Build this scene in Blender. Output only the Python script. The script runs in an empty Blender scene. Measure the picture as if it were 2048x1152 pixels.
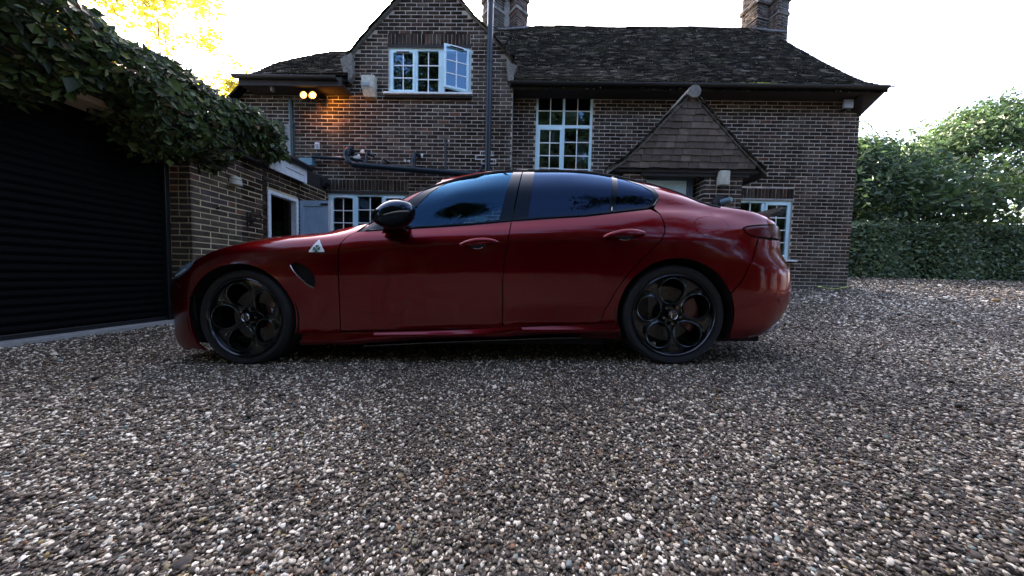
import bpy, bmesh, math, random
import numpy as np
from mathutils import Matrix, Vector, Euler
from mathutils.geometry import delaunay_2d_cdt
random.seed(7); RNG=np.random.default_rng(7)
SC=bpy.context.scene; COL=SC.collection
# ------------------------------------------------------------ camera
# heights are measured from the lens: the gravel under the car lies at about z = -0.6
cam_d=bpy.data.cameras.new('camera'); cam=bpy.data.objects.new('camera',cam_d); COL.objects.link(cam)
cam_d.sensor_width=36.0; cam_d.lens=36.0*576.98/2048.0; cam_d.clip_start=.05; cam_d.clip_end=600
_r=Vector((0.99947394,0.02237067,0.0234818)); _f=Vector((-0.0212866,0.99874012,-0.04544285)); _u=_r.cross(_f)
cam.matrix_world=Matrix(((_r.x,_u.x,-_f.x,0),(_r.y,_u.y,-_f.y,0),(_r.z,_u.z,-_f.z,0),(0,0,0,1)))
SC.camera=cam; CAMF=np.array(_f); CAMR=np.array(_r); CAMU=np.array(_u)
# ------------------------------------------------------------ sky and sun (low, behind the house on the left)
SUN_AZ=math.radians(-12); SUN_EL=math.radians(21)      # azimuth from +Y towards +X
W=bpy.data.worlds.new('World'); SC.world=W; W.use_nodes=True
nt=W.node_tree; nt.nodes.clear()
o=nt.nodes.new('ShaderNodeOutputWorld'); b=nt.nodes.new('ShaderNodeBackground'); k=nt.nodes.new('ShaderNodeTexSky')
k.sky_type='NISHITA'; k.sun_disc=False; k.sun_elevation=SUN_EL; k.sun_rotation=SUN_AZ; k.air_density=.30; k.dust_density=3.5; k.ozone_density=0.0
b.inputs['Strength'].default_value=0.15
nt.links.new(k.outputs[0],b.inputs[0]); nt.links.new(b.outputs[0],o.inputs[0])
sd=bpy.data.lights.new('sun','SUN'); sd.energy=2.0; sd.angle=math.radians(.5); sd.color=(1,.84,.6)
sun=bpy.data.objects.new('sun',sd); COL.objects.link(sun)
_sv=Vector((math.sin(SUN_AZ)*math.cos(SUN_EL),math.cos(SUN_AZ)*math.cos(SUN_EL),math.sin(SUN_EL)))
sun.rotation_euler=_sv.to_track_quat('Z','Y').to_euler(); sun.location=(-20,40,20)
SC.view_settings.view_transform='Standard'; SC.view_settings.look='None'; SC.view_settings.gamma=1; SC.view_settings.exposure=4.12
SC.view_settings.use_curve_mapping=False
SC.render.engine='CYCLES'
SC.cycles.max_bounces=8; SC.cycles.diffuse_bounces=3; SC.cycles.glossy_bounces=4; SC.cycles.transmission_bounces=6; SC.cycles.transparent_max_bounces=12
SC.cycles.use_denoising=True; SC.cycles.sample_clamp_indirect=8
# ------------------------------------------------------------ helpers
def link(o,parent=None):
    COL.objects.link(o)
    if parent is not None: o.parent=parent
    return o
def tag(o,label=None,cat=None,group=None,kind=None):
    if label: o['label']=label
    if cat: o['category']=cat
    if group: o['group']=group
    if kind: o['kind']=kind
    return o
def empty(name,loc=(0,0,0)):
    o=bpy.data.objects.new(name,None); o.location=loc; COL.objects.link(o); return o
def thing(name,label,cat,loc=(0,0,0),group=None): return tag(empty(name,loc),label,cat,group)
class MB:
    """collects shapes into ONE mesh"""
    def __init__(s): s.v=[];s.f=[]
    def add(s,v,f):
        n=len(s.v); s.v+= [tuple(a) for a in v]; s.f+=[tuple(i+n for i in q) for q in f]; return s
    def box(s,x0,x1,y0,y1,z0,z1,b=0.,M=None):
        if b<=0:
            v=[(x,y,z) for x in (x0,x1) for y in (y0,y1) for z in (z0,z1)]
            f=[(0,1,3,2),(4,6,7,5),(0,4,5,1),(2,3,7,6),(0,2,6,4),(1,5,7,3)]
        else:
            bm=bmesh.new(); bmesh.ops.create_cube(bm,size=1)
            for q in bm.verts: q.co=Vector(((x0+x1)/2+q.co.x*(x1-x0),(y0+y1)/2+q.co.y*(y1-y0),(z0+z1)/2+q.co.z*(z1-z0)))
            bmesh.ops.bevel(bm,geom=bm.edges[:],offset=b,segments=2,affect='EDGES',profile=.5)
            bm.verts.index_update(); v=[tuple(q.co) for q in bm.verts]; f=[tuple(a.index for a in q.verts) for q in bm.faces]; bm.free()
        if M is not None: v=[tuple(M@Vector(a)) for a in v]
        return s.add(v,f)
    def tube(s,pts,r,n=10,caps=True):
        pts=[Vector(p) for p in pts]; rr=r if isinstance(r,(list,tuple)) else [r]*len(pts)
        V=[];F=[];prev=None
        for i,p in enumerate(pts):
            t=(pts[min(i+1,len(pts)-1)]-pts[max(i-1,0)]).normalized()
            if prev is None:
                a=Vector((0,0,1)) if abs(t.z)<.9 else Vector((1,0,0)); u=t.cross(a).normalized()
            else: u=(prev-t*prev.dot(t)).normalized()
            prev=u; w=t.cross(u)
            for k in range(n):
                c=2*math.pi*k/n; V.append(p+(u*math.cos(c)+w*math.sin(c))*rr[i])
        for i in range(len(pts)-1):
            for k in range(n): F.append((i*n+k,i*n+(k+1)%n,(i+1)*n+(k+1)%n,(i+1)*n+k))
        if caps: F.append(tuple(range(n-1,-1,-1))); F.append(tuple((len(pts)-1)*n+k for k in range(n)))
        return s.add(V,F)
    def lathe(s,prof,n=48,axis='Y',c=(0,0,0)):
        """profile of (radius, axial)"""
        V=[];F=[]
        for (r,a) in prof:
            for k in range(n):
                t=2*math.pi*k/n; x,z=r*math.cos(t),r*math.sin(t)
                V.append((c[0]+x,c[1]+a,c[2]+z) if axis=='Y' else (c[0]+x,c[1]+z,c[2]+a))
        for i in range(len(prof)-1):
            for k in range(n): F.append((i*n+k,i*n+(k+1)%n,(i+1)*n+(k+1)%n,(i+1)*n+k))
        return s.add(V,F)
    def prism(s,poly,y0,y1,plane='xz'):
        n=len(poly)
        def P(a,b,c): return (a,c,b) if plane=='xz' else (c,a,b) if plane=='yz' else (a,b,c)
        V=[P(a,b,y0) for a,b in poly]+[P(a,b,y1) for a,b in poly]
        F=[tuple(range(n)),tuple(range(2*n-1,n-1,-1))]+[(i,i+n,(i+1)%n+n,(i+1)%n) for i in range(n)]
        return s.add(V,F)
    def build(s,name,mat,parent=None,smooth=False,fix=True):
        me=bpy.data.meshes.new(name); me.from_pydata(s.v,[],s.f)
        if fix:
            bm=bmesh.new(); bm.from_mesh(me); bmesh.ops.recalc_face_normals(bm,faces=bm.faces[:]); bm.to_mesh(me); bm.free()
        me.materials.append(mat)
        if smooth:
            me.polygons.foreach_set('use_smooth',[True]*len(me.polygons))
            try: me.set_sharp_from_angle(angle=math.radians(smooth if smooth is not True else 40))
            except Exception: pass
        me.update()
        return link(bpy.data.objects.new(name,me),parent)
def np_mesh(name,V,F,mat,rnd=None,smooth=False):
    """fast mesh from numpy arrays, F is (n,k)"""
    me=bpy.data.meshes.new(name); V=np.asarray(V,np.float32); F=np.asarray(F,np.int32); n,k=F.shape
    me.vertices.add(len(V)); me.vertices.foreach_set('co',V.ravel())
    me.loops.add(n*k); me.loops.foreach_set('vertex_index',F.ravel())
    me.polygons.add(n); me.polygons.foreach_set('loop_start',np.arange(0,n*k,k,dtype=np.int32))
    me.update(calc_edges=True)
    if smooth: me.polygons.foreach_set('use_smooth',np.ones(n,bool))
    if rnd is not None:
        a=me.attributes.new('rnd','FLOAT','FACE'); a.data.foreach_set('value',np.asarray(rnd,np.float32))
    me.materials.append(mat); return me
# ------------------------------------------------------------ materials
class Mat:
    def __init__(s,name):
        s.m=bpy.data.materials.new(name); s.m.use_nodes=True; s.nt=s.m.node_tree; s.nt.nodes.clear()
        s.out=s.n('ShaderNodeOutputMaterial')
    def n(s,t,**kw):
        x=s.nt.nodes.new(t)
        for a,v in kw.items():
            if a in x.inputs.keys(): x.inputs[a].default_value=v
            else: setattr(x,a,v)
        return x
    def l(s,a,b): s.nt.links.new(a,b)
    def bsdf(s,**kw):
        p=s.nt.nodes.new('ShaderNodeBsdfPrincipled')
        for a,v in kw.items(): p.inputs[a.replace('_',' ')].default_value=v
        s.l(p.outputs[0],s.out.inputs[0]); s.p=p; return p
    def coord(s,obj=False):
        if obj: return s.n('ShaderNodeTexCoord').outputs['Object']
        return s.n('ShaderNodeNewGeometry').outputs['Position']
    def noise(s,vec,scale,detail=4,rough=.6):
        x=s.n('ShaderNodeTexNoise'); x.inputs['Scale'].default_value=scale; x.inputs['Detail'].default_value=detail; x.inputs['Roughness'].default_value=rough
        if vec is not None: s.l(vec,x.inputs['Vector'])
        return x.outputs[0]
    def ramp(s,fac,stops):
        x=s.n('ShaderNodeValToRGB'); e=x.color_ramp.elements
        while len(e)<len(stops): e.new(.5)
        for i,(p,c) in enumerate(stops): e[i].position=p; e[i].color=(*c,1) if len(c)==3 else c
        s.l(fac,x.inputs[0]); return x.outputs[0]
    def mix(s,f,a,b,mode='MIX'):
        x=s.n('ShaderNodeMix'); x.data_type='RGBA'; x.blend_type=mode
        for sock,v in ((x.inputs[0],f),(x.inputs[6],a),(x.inputs[7],b)):
            if hasattr(v,'links'): s.l(v,sock)
            elif isinstance(v,(int,float)): sock.default_value=v
            else: sock.default_value=(*v,1)
        return x.outputs[2]
    def bump(s,h,strength=.3,dist=.01):
        x=s.n('ShaderNodeBump'); x.inputs['Strength'].default_value=strength; x.inputs['Distance'].default_value=dist
        s.l(h,x.inputs['Height']); s.l(x.outputs[0],s.p.inputs['Normal'])
def simple(name,col,rough=.5,metal=0.,spec=.5,noise=0.,nscale=20,bump=0.,coat=0.,**kw):
    M=Mat(name); p=M.bsdf(Base_Color=(*col,1),Roughness=rough,Metallic=metal); p.inputs['Specular IOR Level'].default_value=spec
    p.inputs['Coat Weight'].default_value=coat; p.inputs['Coat Roughness'].default_value=.03
    if noise or bump:
        n=M.noise(M.coord(),nscale,5)
        if noise:
            c=M.ramp(n,[(.3,tuple(v*(1-noise) for v in col)),(.7,tuple(min(1,v*(1+noise)) for v in col))]); M.l(c,p.inputs['Base Color'])
        if bump: M.bump(n,bump,.005)
    return M.m
def piece_mat(name,stops,indiv,rough=.85,mottle=.35,scale=9,fine=60,speck=None,bump=.5,spec=.3,blotch=None,stain=False):
    """colour per piece from a random value, with wear on top"""
    M=Mat(name); p=M.bsdf(Roughness=rough); p.inputs['Specular IOR Level'].default_value=spec
    if indiv: r=M.n('ShaderNodeObjectInfo').outputs['Random']
    else:
        a=M.n('ShaderNodeAttribute'); a.attribute_name='rnd'; r=a.outputs['Fac']
    c=M.ramp(r,stops); pos=M.coord()
    n1=M.noise(pos,scale,5,.65); n2=M.noise(pos,fine,3)
    g=M.ramp(n1,[(.3,(1-mottle,)*3),(.7,(1+mottle,)*3)]); c=M.mix(1.,c,g,'MULTIPLY')
    g2=M.ramp(n2,[(.3,(.75,)*3),(.75,(1.2,)*3)]); c=M.mix(1.,c,g2,'MULTIPLY')
    if blotch:
        n4=M.noise(pos,1.1,4,.6); f=M.ramp(n4,[(.50,(0,0,0)),(.66,(1,1,1))]); f=M.mix(1.,f,(blotch[1],)*3,'MULTIPLY'); c=M.mix(f,c,blotch[0])
    if stain:
        sp=M.n('ShaderNodeSeparateXYZ'); M.l(pos,sp.inputs[0]); mp=M.n('ShaderNodeMapping'); mp.inputs['Scale'].default_value=(5.5,5.5,.45); M.l(pos,mp.inputs['Vector'])
        st=M.ramp(M.noise(mp.outputs[0],1.,4,.6),[(.40,(1,1,1)),(.62,(.62,.60,.58))]); c=M.mix(1.,c,st,'MULTIPLY')
        ad=M.n('ShaderNodeMath'); ad.operation='ADD'; M.l(sp.outputs[2],ad.inputs[0]); nn=M.noise(pos,2.2,4,.7); M.l(nn,ad.inputs[1])
        f=M.ramp(ad.outputs[0],[(.30,(.62,.62,.62)),(.75,(0,0,0))]); c=M.mix(f,c,(.105,.115,.088))
    if speck:
        n3=M.noise(pos,speck[2],4,.75); f=M.ramp(n3,[(speck[1],(0,0,0)),(speck[1]+.035,(1,1,1))]); c=M.mix(f,c,speck[0])
    M.l(c,p.inputs['Base Color']); M.bump(n2,bump,.004); return M.m
BRK=[(0,(.028,.020,.015)),(.25,(.056,.038,.028)),(.5,(.036,.027,.021)),(.72,(.074,.049,.035)),(.88,(.104,.063,.044)),(.96,(.13,.108,.082)),(1,(.15,.068,.046))]
BRK2=[(0,(.06,.048,.034)),(.3,(.09,.072,.05)),(.6,(.075,.06,.048)),(.8,(.12,.095,.062)),(.93,(.075,.06,.066)),(1,(.20,.085,.05))]
GREY=((.12,.112,.095),.6)
M_brick_i=piece_mat('brick_weathered',BRK,True,spec=.08,blotch=GREY,stain=True); M_brick_j=piece_mat('brick_weathered_run',BRK,False,spec=.08,blotch=GREY,stain=True)
M_gbrick_i=piece_mat('brick_brown',BRK2,True,spec=.08); M_gbrick_j=piece_mat('brick_brown_run',BRK2,False,spec=.08)
TIL=[(0,(.008,.007,.006)),(.4,(.017,.014,.011)),(.7,(.029,.024,.018)),(.84,(.052,.043,.032)),(.94,(.072,.060,.046)),(1,(.15,.13,.10))]
M_tile_i=piece_mat('roof_clay_tile',TIL,True,rough=1.,spec=.04,speck=((.66,.64,.56),.64,24),scale=5,blotch=((.032,.034,.016),.5)); M_tile_j=piece_mat('roof_clay_tile_run',TIL,False,rough=1.,spec=.04,speck=((.66,.64,.56),.64,24),scale=5,blotch=((.032,.034,.016),.5))
HT=[(0,(.078,.058,.042)),(.5,(.108,.083,.062)),(1,(.145,.112,.082))]
M_hung_i=piece_mat('hung_clay_tile',HT,True,rough=.85,speck=((.3,.28,.22),.72,30)); M_hung_j=piece_mat('hung_clay_tile_run',HT,False,rough=.85)
def mortar(name,a,b):
    M=Mat(name); p=M.bsdf(Roughness=.95); p.inputs['Specular IOR Level'].default_value=.1; n=M.noise(M.coord(),3.2,7,.75); M.l(M.ramp(n,[(.3,a),(.7,b)]),p.inputs['Base Color']); M.bump(M.noise(M.coord(),90,3),.5,.004); return M.m
M_mortar=mortar('lime_mortar',(.28,.25,.21),(.64,.58,.49)); M_gmortar=mortar('buff_mortar',(.42,.34,.20),(.64,.54,.34)); M_render=mortar('old_grey_render',(.20,.22,.21),(.36,.38,.36))
M_patch=mortar('fresh_white_mortar',(.62,.6,.57),(.8,.79,.76))
M_frame=simple('painted_window_frame',(.60,.83,.88),.35,noise=.05,nscale=8)
M_bar=simple('white_glazing_bar',(.85,.86,.84),.35)
M_door=simple('pale_blue_painted_door',(.62,.88,.95),.45,noise=.06,nscale=12)
M_leaf_door=simple('grey_blue_painted_board',(.33,.47,.58),.5,noise=.1,nscale=6)
M_slate=simple('slate_blue_paint',(.07,.115,.15),.5)
M_white=simple('flaking_white_paint',(.72,.76,.76),.6,noise=.15,nscale=14,bump=.2)
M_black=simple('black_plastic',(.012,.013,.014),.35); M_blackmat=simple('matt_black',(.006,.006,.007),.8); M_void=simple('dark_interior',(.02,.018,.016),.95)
M_pipe=simple('blue_black_pipe',(.008,.018,.026),.3,spec=.3); M_iron=simple('black_iron',(.012,.012,.013),.45,bump=.2,nscale=80)
M_wood=simple('dark_tarred_timber',(.022,.018,.016),.8,noise=.3,nscale=18,bump=.3)
M_woodpale=simple('weathered_verge_cement',(.17,.16,.135),.95,noise=.5,nscale=24,bump=.6)
M_beige=simple('weathered_beige_plastic',(.46,.45,.36),.5,noise=.25,nscale=14); M_grey=simple('grey_plastic',(.3,.31,.33),.5)
M_conc=simple('pale_concrete',(.30,.30,.28),.9,noise=.2,nscale=12,bump=.3); M_roller=simple('dark_green_black_roller_slat',(.0035,.004,.004),.7,spec=.05)
M_alu=simple('galvanised_metal',(.4,.42,.43),.4,metal=.7)
def glass_mat(name,tint,trans,rough=0.0,ior=1.5,wave=0.,refl=(1,1,1)):
    M=Mat(name); t=M.n('ShaderNodeBsdfTransparent'); t.inputs[0].default_value=(*[c*trans for c in tint],1)
    g=M.n('ShaderNodeBsdfGlossy'); g.inputs['Color'].default_value=(*refl,1); g.inputs['Roughness'].default_value=rough
    fr=M.n('ShaderNodeFresnel'); fr.inputs[0].default_value=ior
    mx=M.n('ShaderNodeMixShader'); M.l(fr.outputs[0],mx.inputs[0]); M.l(t.outputs[0],mx.inputs[1]); M.l(g.outputs[0],mx.inputs[2]); M.l(mx.outputs[0],M.out.inputs[0])
    if wave:
        bp=M.n('ShaderNodeBump'); bp.inputs['Strength'].default_value=wave; bp.inputs['Distance'].default_value=.01
        M.l(M.noise(M.coord(),2.5,2),bp.inputs['Height']); M.l(bp.outputs[0],g.inputs['Normal']); M.l(bp.outputs[0],fr.inputs['Normal'])
    return M.m
M_glass=glass_mat('house_window_glass',(.8,.9,.88),.85,ior=2.0,wave=.10,refl=(.40,.72,1.))  # blue of the reflected sky is put into refl
M_cglass=glass_mat('tinted_car_glass',(.80,.95,1.),.88,ior=1.62,refl=(.14,.36,.66)); M_cglassd=glass_mat('privacy_car_glass',(.35,.38,.42),.16,ior=1.62,refl=(.16,.27,.50))  # reflection colours carry the blue of the sky
def leafmat(name,stops,trans=.35,rough=.45,spec=.4,indiv=False):
    M=Mat(name); p=M.bsdf(Roughness=rough); p.inputs['Specular IOR Level'].default_value=spec
    if indiv: r=M.n('ShaderNodeObjectInfo').outputs['Random']
    else:
        a=M.n('ShaderNodeAttribute'); a.attribute_name='rnd'; r=a.outputs['Fac']
    c=M.ramp(r,stops); M.l(c,p.inputs['Base Color'])
    t=M.n('ShaderNodeBsdfTranslucent'); M.l(c,t.inputs[0]); mx=M.n('ShaderNodeMixShader'); mx.inputs[0].default_value=trans
    M.l(p.outputs[0],mx.inputs[1]); M.l(t.outputs[0],mx.inputs[2]); M.l(mx.outputs[0],M.out.inputs[0]); return M.m
IVY=[(0,(.008,.016,.004)),(.3,(.020,.038,.008)),(.6,(.040,.070,.014)),(.82,(.080,.12,.028)),(.90,(.15,.17,.05)),(.95,(.17,.24,.15)),(.97,(.14,.08,.03)),(1,(.10,.06,.03))]
M_ivy=leafmat('climber_leaf',IVY,.22,.45,.22); M_ivy_i=leafmat('climber_leaf_single',IVY,.22,.45,.22,True)
M_yel=leafmat('autumn_yellow_leaf',[(0,(.30,.22,.02)),(.4,(.5,.42,.03)),(.8,(.6,.5,.03)),(1,(.34,.42,.06))],.42)
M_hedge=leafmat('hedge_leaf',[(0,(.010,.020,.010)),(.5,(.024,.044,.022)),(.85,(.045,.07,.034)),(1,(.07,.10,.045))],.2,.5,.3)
M_hedgeleaf=leafmat('clipped_hedge_leaf',[(0,(.03,.06,.022)),(.5,(.085,.15,.055)),(.8,(.15,.23,.09)),(1,(.30,.36,.18))],.3,.35,.6)
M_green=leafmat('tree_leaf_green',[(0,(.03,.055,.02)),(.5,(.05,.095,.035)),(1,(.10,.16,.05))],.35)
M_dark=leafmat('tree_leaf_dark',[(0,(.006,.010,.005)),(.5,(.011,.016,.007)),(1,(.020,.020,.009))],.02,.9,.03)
M_bark=simple('bark',(.05,.038,.028),.9,noise=.4,nscale=12,bump=.5)
M_darkbark=simple('dark_bark',(.010,.008,.007),.95,spec=.1)  # darker copy of bark: near-side shade put into the colour
# ------------------------------------------------------------ ground height
def sstep(t): t=np.clip(t,0,1); return t*t*(3-2*t)
def G(x,y):
    x=np.asarray(x,float);y=np.asarray(y,float)
    b=-.600+.032*(np.clip(x,-3.2,7)+.4)
    a=.035+.05*sstep((x+3)/6.)
    yy=np.clip(y-2.8,0,None); yy=np.where(yy<.8,yy*yy/1.6,yy-.4); yy=np.minimum(yy,6+0*yy)
    rut=-.006*np.exp(-((y-1.95)/.25)**2)
    return b+a*yy+rut+.006*np.sin(x*2.1+y*.7)*np.sin(y*1.7-x*.4)
import numpy as np, math
CAR_TH=math.radians(1.83); CXF,CZF,CY0=-1.805,-0.650,1.83
def pchip(xs,ys,x):
    xs=np.asarray(xs,float);ys=np.asarray(ys,float);x=np.clip(np.asarray(x,float),xs[0],xs[-1])
    h=np.diff(xs);d=np.diff(ys)/h;m=np.zeros(len(xs));
    for i in range(1,len(xs)-1):
        if d[i-1]*d[i]>0:
            w1=2*h[i]+h[i-1];w2=h[i]+2*h[i-1];m[i]=(w1+w2)/(w1/d[i-1]+w2/d[i])
    m[0]=d[0];m[-1]=d[-1]
    k=np.clip(np.searchsorted(xs,x,side='right')-1,0,len(h)-1);t=(x-xs[k])/h[k]
    return (ys[k]*(1+2*t)*(1-t)**2+m[k]*h[k]*t*(1-t)**2+ys[k+1]*t*t*(3-2*t)+m[k+1]*h[k]*t*t*(t-1))
# plan curve of the body side: (X, W inboard); s equals X along the flank
PLAN=[(-.80,.935),(-.79,.80),(-.765,.62),(-.725,.45),(-.69,.31),(-.65,.20),(-.595,.115),(-.50,.055),(-.38,.02),(-.25,.005),(-.1,0),(.3,.004),(.8,.025),(1.4,.035),(2.0,.028),(2.5,.008),(2.85,0),(3.15,.006),(3.35,.020),(3.47,.042),(3.57,.080),(3.65,.14),(3.71,.24),(3.74,.38),(3.785,.60),(3.81,.80),(3.82,.935)]
_P=np.array(PLAN);_d=np.r_[0,np.cumsum(np.hypot(np.diff(_P[:,0]),np.diff(_P[:,1])))]
# refine by pchip on arc parameter then re-measure so s==X near X=1
_u=np.linspace(0,_d[-1],1200);_px=pchip(_d,_P[:,0],_u);_pw=pchip(_d,_P[:,1],_u)
for _ in range(60):
    _px[1:-1]=(_px[:-2]+_px[1:-1]*2+_px[2:])/4;_pw[1:-1]=(_pw[:-2]+_pw[1:-1]*2+_pw[2:])/4
_s=np.r_[0,np.cumsum(np.hypot(np.diff(_px),np.diff(_pw)))];_s=_s-np.interp(1.0,_px,_s)+1.0
S0,S1=float(_s[0]),float(_s[-1])
def plan(s):
    x=np.interp(s,_s,_px);w=np.interp(s,_s,_pw)
    e=.01;tx=np.interp(s+e,_s,_px)-np.interp(s-e,_s,_px);tw=np.interp(s+e,_s,_pw)-np.interp(s-e,_s,_pw)
    l=np.hypot(tx,tw)+1e-9;tx,tw=tx/l,tw/l
    return x,w,-tw,tx      # inward normal (nx,nw): rotate tangent
# side rows: stations s, then per row (z,T)
ST=[-1.6,-.75,-.55,-.42,-.25,0,.30,.60,.78,1.0,1.2,1.45,1.75,2.1,2.3,2.55,2.75,2.95,3.15,3.32,3.45,3.58,3.75,4.9]
def row(v): return v
R0z=[.10,.10,.10,.10,.12,.13,.135,.14,.145,.15,.16,.17,.18,.19,.19,.18,.17,.16,.165,.17,.19,.22,.24,.24]
R0T=[.05,.05,.04,.03,.03,.03,.03,.05,.05,.05,.05,.05,.05,.05,.05,.04,.03,.03,.03,.035,.05,.07,.07,.07]
R1z=[.16,.16,.16,.16,.165,.17,.17,.172,.175,.18,.186,.194,.205,.22,.225,.23,.22,.22,.22,.23,.25,.28,.29,.29]
R1T=[.03,.02,.012,.010,.01,.01,.01,.006,.006,.006,.006,.006,.006,.006,.006,.006,.01,.01,.01,.012,.02,.04,.045,.045]
R2z=[.30,.30,.30,.30,.30,.30,.22,.214,.218,.222,.226,.234,.246,.262,.272,.30,.32,.32,.32,.34,.36,.38,.38,.38]
R2T=[.01,.01,.008,.006,.006,.008,.025,.045,.048,.048,.048,.048,.046,.042,.035,.015,.006,.004,.004,.006,.008,.008,.008,.008]
R3z=[.42,.42,.42,.42,.42,.42,.40,.40,.40,.40,.40,.40,.40,.42,.42,.44,.46,.46,.46,.46,.46,.46,.46,.46]
R3T=[.0,.0,.0,.0,.002,.006,.018,.034,.040,.042,.042,.042,.038,.028,.020,.006,.0,.0,.0,.0,.0,.0,.0,.0]
R4z=[.55,.55,.56,.60,.62,.64,.62,.62,.62,.62,.62,.62,.62,.63,.64,.64,.65,.65,.65,.62,.60,.595,.59,.59]
R4T=[.01,.01,.010,.006,.0,.0,.004,.012,.016,.018,.018,.018,.016,.012,.006,.0,.0,.0,.0,.0,.0,.0,.0,.0]
R5z=[.62,.62,.64,.68,.71,.75,.74,.75,.76,.77,.77,.78,.79,.80,.80,.80,.80,.80,.79,.77,.76,.74,.74,.74]
R5T=[.04,.04,.035,.025,.022,.020,.014,.016,.018,.018,.018,.016,.014,.010,.006,.002,.002,.004,.012,.024,.035,.05,.055,.055]
R6z=[.64,.65,.67,.705,.76,.81,.82,.82,.83,.84,.845,.85,.86,.87,.875,.88,.88,.88,.875,0.875,0.87,0.86,0.855,0.855]
R6T=[.055,.055,.06,.065,.055,.055,.050,.042,.036,.034,.032,.030,.028,.024,.022,.024,.028,.030,.035,.045,0.05,0.058,0.06,0.06]
R7z=[.66,.67,.69,.72,.785,.84,.865,.87,.89,.90,.908,.918,.936,.958,.968,.985,.985,.97,.955,0.95,0.94,0.915,0.905,0.905]
R7T=[.08,.08,.09,.10,.10,.12,.11,.085,.078,.078,.078,.078,.078,.078,.080,.085,.085,.085,.085,.09,0.082,0.075,0.07,0.07]
G1z=[.67,.68,.70,.727,.793,.853,.885,.89,.91,.93,.94,.95,.97,.99,1.0,1.02,1.03,1.02,.985,0.98,0.965,0.935,0.925,0.925]
G1T=[.10,.10,.11,.12,.13,.16,.17,.115,.095,.10,.10,.10,.10,.10,.105,.12,.135,.135,.12,0.105,0.09,0.083,0.078,0.078]
G2z=[.675,.685,.705,.732,.799,.862,.895,.91,.93,1.03,1.10,1.16,1.18,1.18,1.18,1.17,1.15,1.10,1.025,0.995,0.975,0.947,0.938,0.938]
G2T=[.12,.12,.13,.14,.16,.20,.24,.15,.12,.155,.18,.185,.19,.19,.19,.20,.205,.185,.15,0.115,0.1,0.09,0.085,0.085]
G3z=[.68,.69,.71,0.743,0.81,0.874,.902,.925,.945,1.11,1.215,1.30,1.34,1.34,1.32,1.28,1.22,1.145,1.048,1.01,0.984,0.955,0.945,0.945]
G3T=[.14,.14,.15,.16,.19,.235,.30,.18,.14,.21,.275,.32,.335,.335,.325,.31,.285,.24,.17,0.13,0.108,0.098,0.092,0.092]
Cz=[.685,.695,.715,0.748,0.815,0.88,.907,.935,.96,1.165,1.285,1.375,1.412,1.405,1.388,1.335,1.275,1.19,1.065,1.02,0.992,0.962,0.952,0.952]
CT=[.16,.16,.17,.18,.22,.27,.34,.20,.16,.26,.36,.42,.43,.43,.42,.40,.37,.30,.20,0.145,0.118,0.108,0.1,0.1]
ROWZ=[R0z,R1z,R2z,R3z,R4z,R5z,R6z,R7z,G1z,G2z,G3z,Cz];ROWT=[R0T,R1T,R2T,R3T,R4T,R5T,R6T,R7T,G1T,G2T,G3T,CT]
GS=np.arange(-1.7,5.0,.02);GZ=np.arange(.04,1.52,.006)
_rz=np.array([pchip(ST,r,GS) for r in ROWZ]);_rt=np.array([pchip(ST,r,GS) for r in ROWT])
TG=np.zeros((len(GS),len(GZ)))
for i in range(len(GS)):
    z=_rz[:,i].copy();t=_rt[:,i]
    for k in range(1,len(z)): z[k]=max(z[k],z[k-1]+.003)
    TG[i]=pchip(z,t,GZ)
    k=GZ>z[-1];sl=(t[-1]-t[-2])/(z[-1]-z[-2]+1e-9);sl=min(max(sl,.3),1.6);TG[i][k]=t[-1]+(GZ[k]-z[-1])*sl
    k=GZ<z[0];TG[i][k]=t[0]+(z[0]-GZ[k])*.5
def blur(a,sig,ax):
    n=int(sig*3)+1;w=np.exp(-.5*(np.arange(-n,n+1)/sig)**2);w/=w.sum()
    p=np.pad(a,[(n,n) if i==ax else (0,0) for i in range(2)],mode='edge')
    return sum(w[j]*np.take(p,range(j,j+a.shape[ax]),axis=ax) for j in range(2*n+1))
TGs=blur(blur(TG,2.2,0),2.0,1)
def bil(A,s,z):
    fi=np.clip((np.asarray(s,float)-GS[0])/.02,0,len(GS)-1.001);fj=np.clip((np.asarray(z,float)-GZ[0])/.006,0,len(GZ)-1.001)
    i=fi.astype(int);j=fj.astype(int);a=fi-i;b=fj-j
    return (A[i,j]*(1-a)+A[i+1,j]*a)*(1-b)+(A[i,j+1]*(1-a)+A[i+1,j+1]*a)*b
def side(s,z,off=0.):
    """point on the near flank in car coordinates (X, W, Z); off>0 goes inboard"""
    s=np.asarray(s,float);z=np.asarray(z,float)
    x,w,nx,nw=plan(s);t=bil(TGs,s,z)+off
    return np.stack([x+nx*t,w+nw*t,z],-1)
def crown(s): return pchip(ST,Cz,s)
def car2world(P):
    P=np.asarray(P,float);c,sn=math.cos(CAR_TH),math.sin(CAR_TH)
    return np.stack([CXF+P[...,0]*c-P[...,2]*sn,CY0+P[...,1],CZF+P[...,0]*sn+P[...,2]*c],-1)
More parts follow.
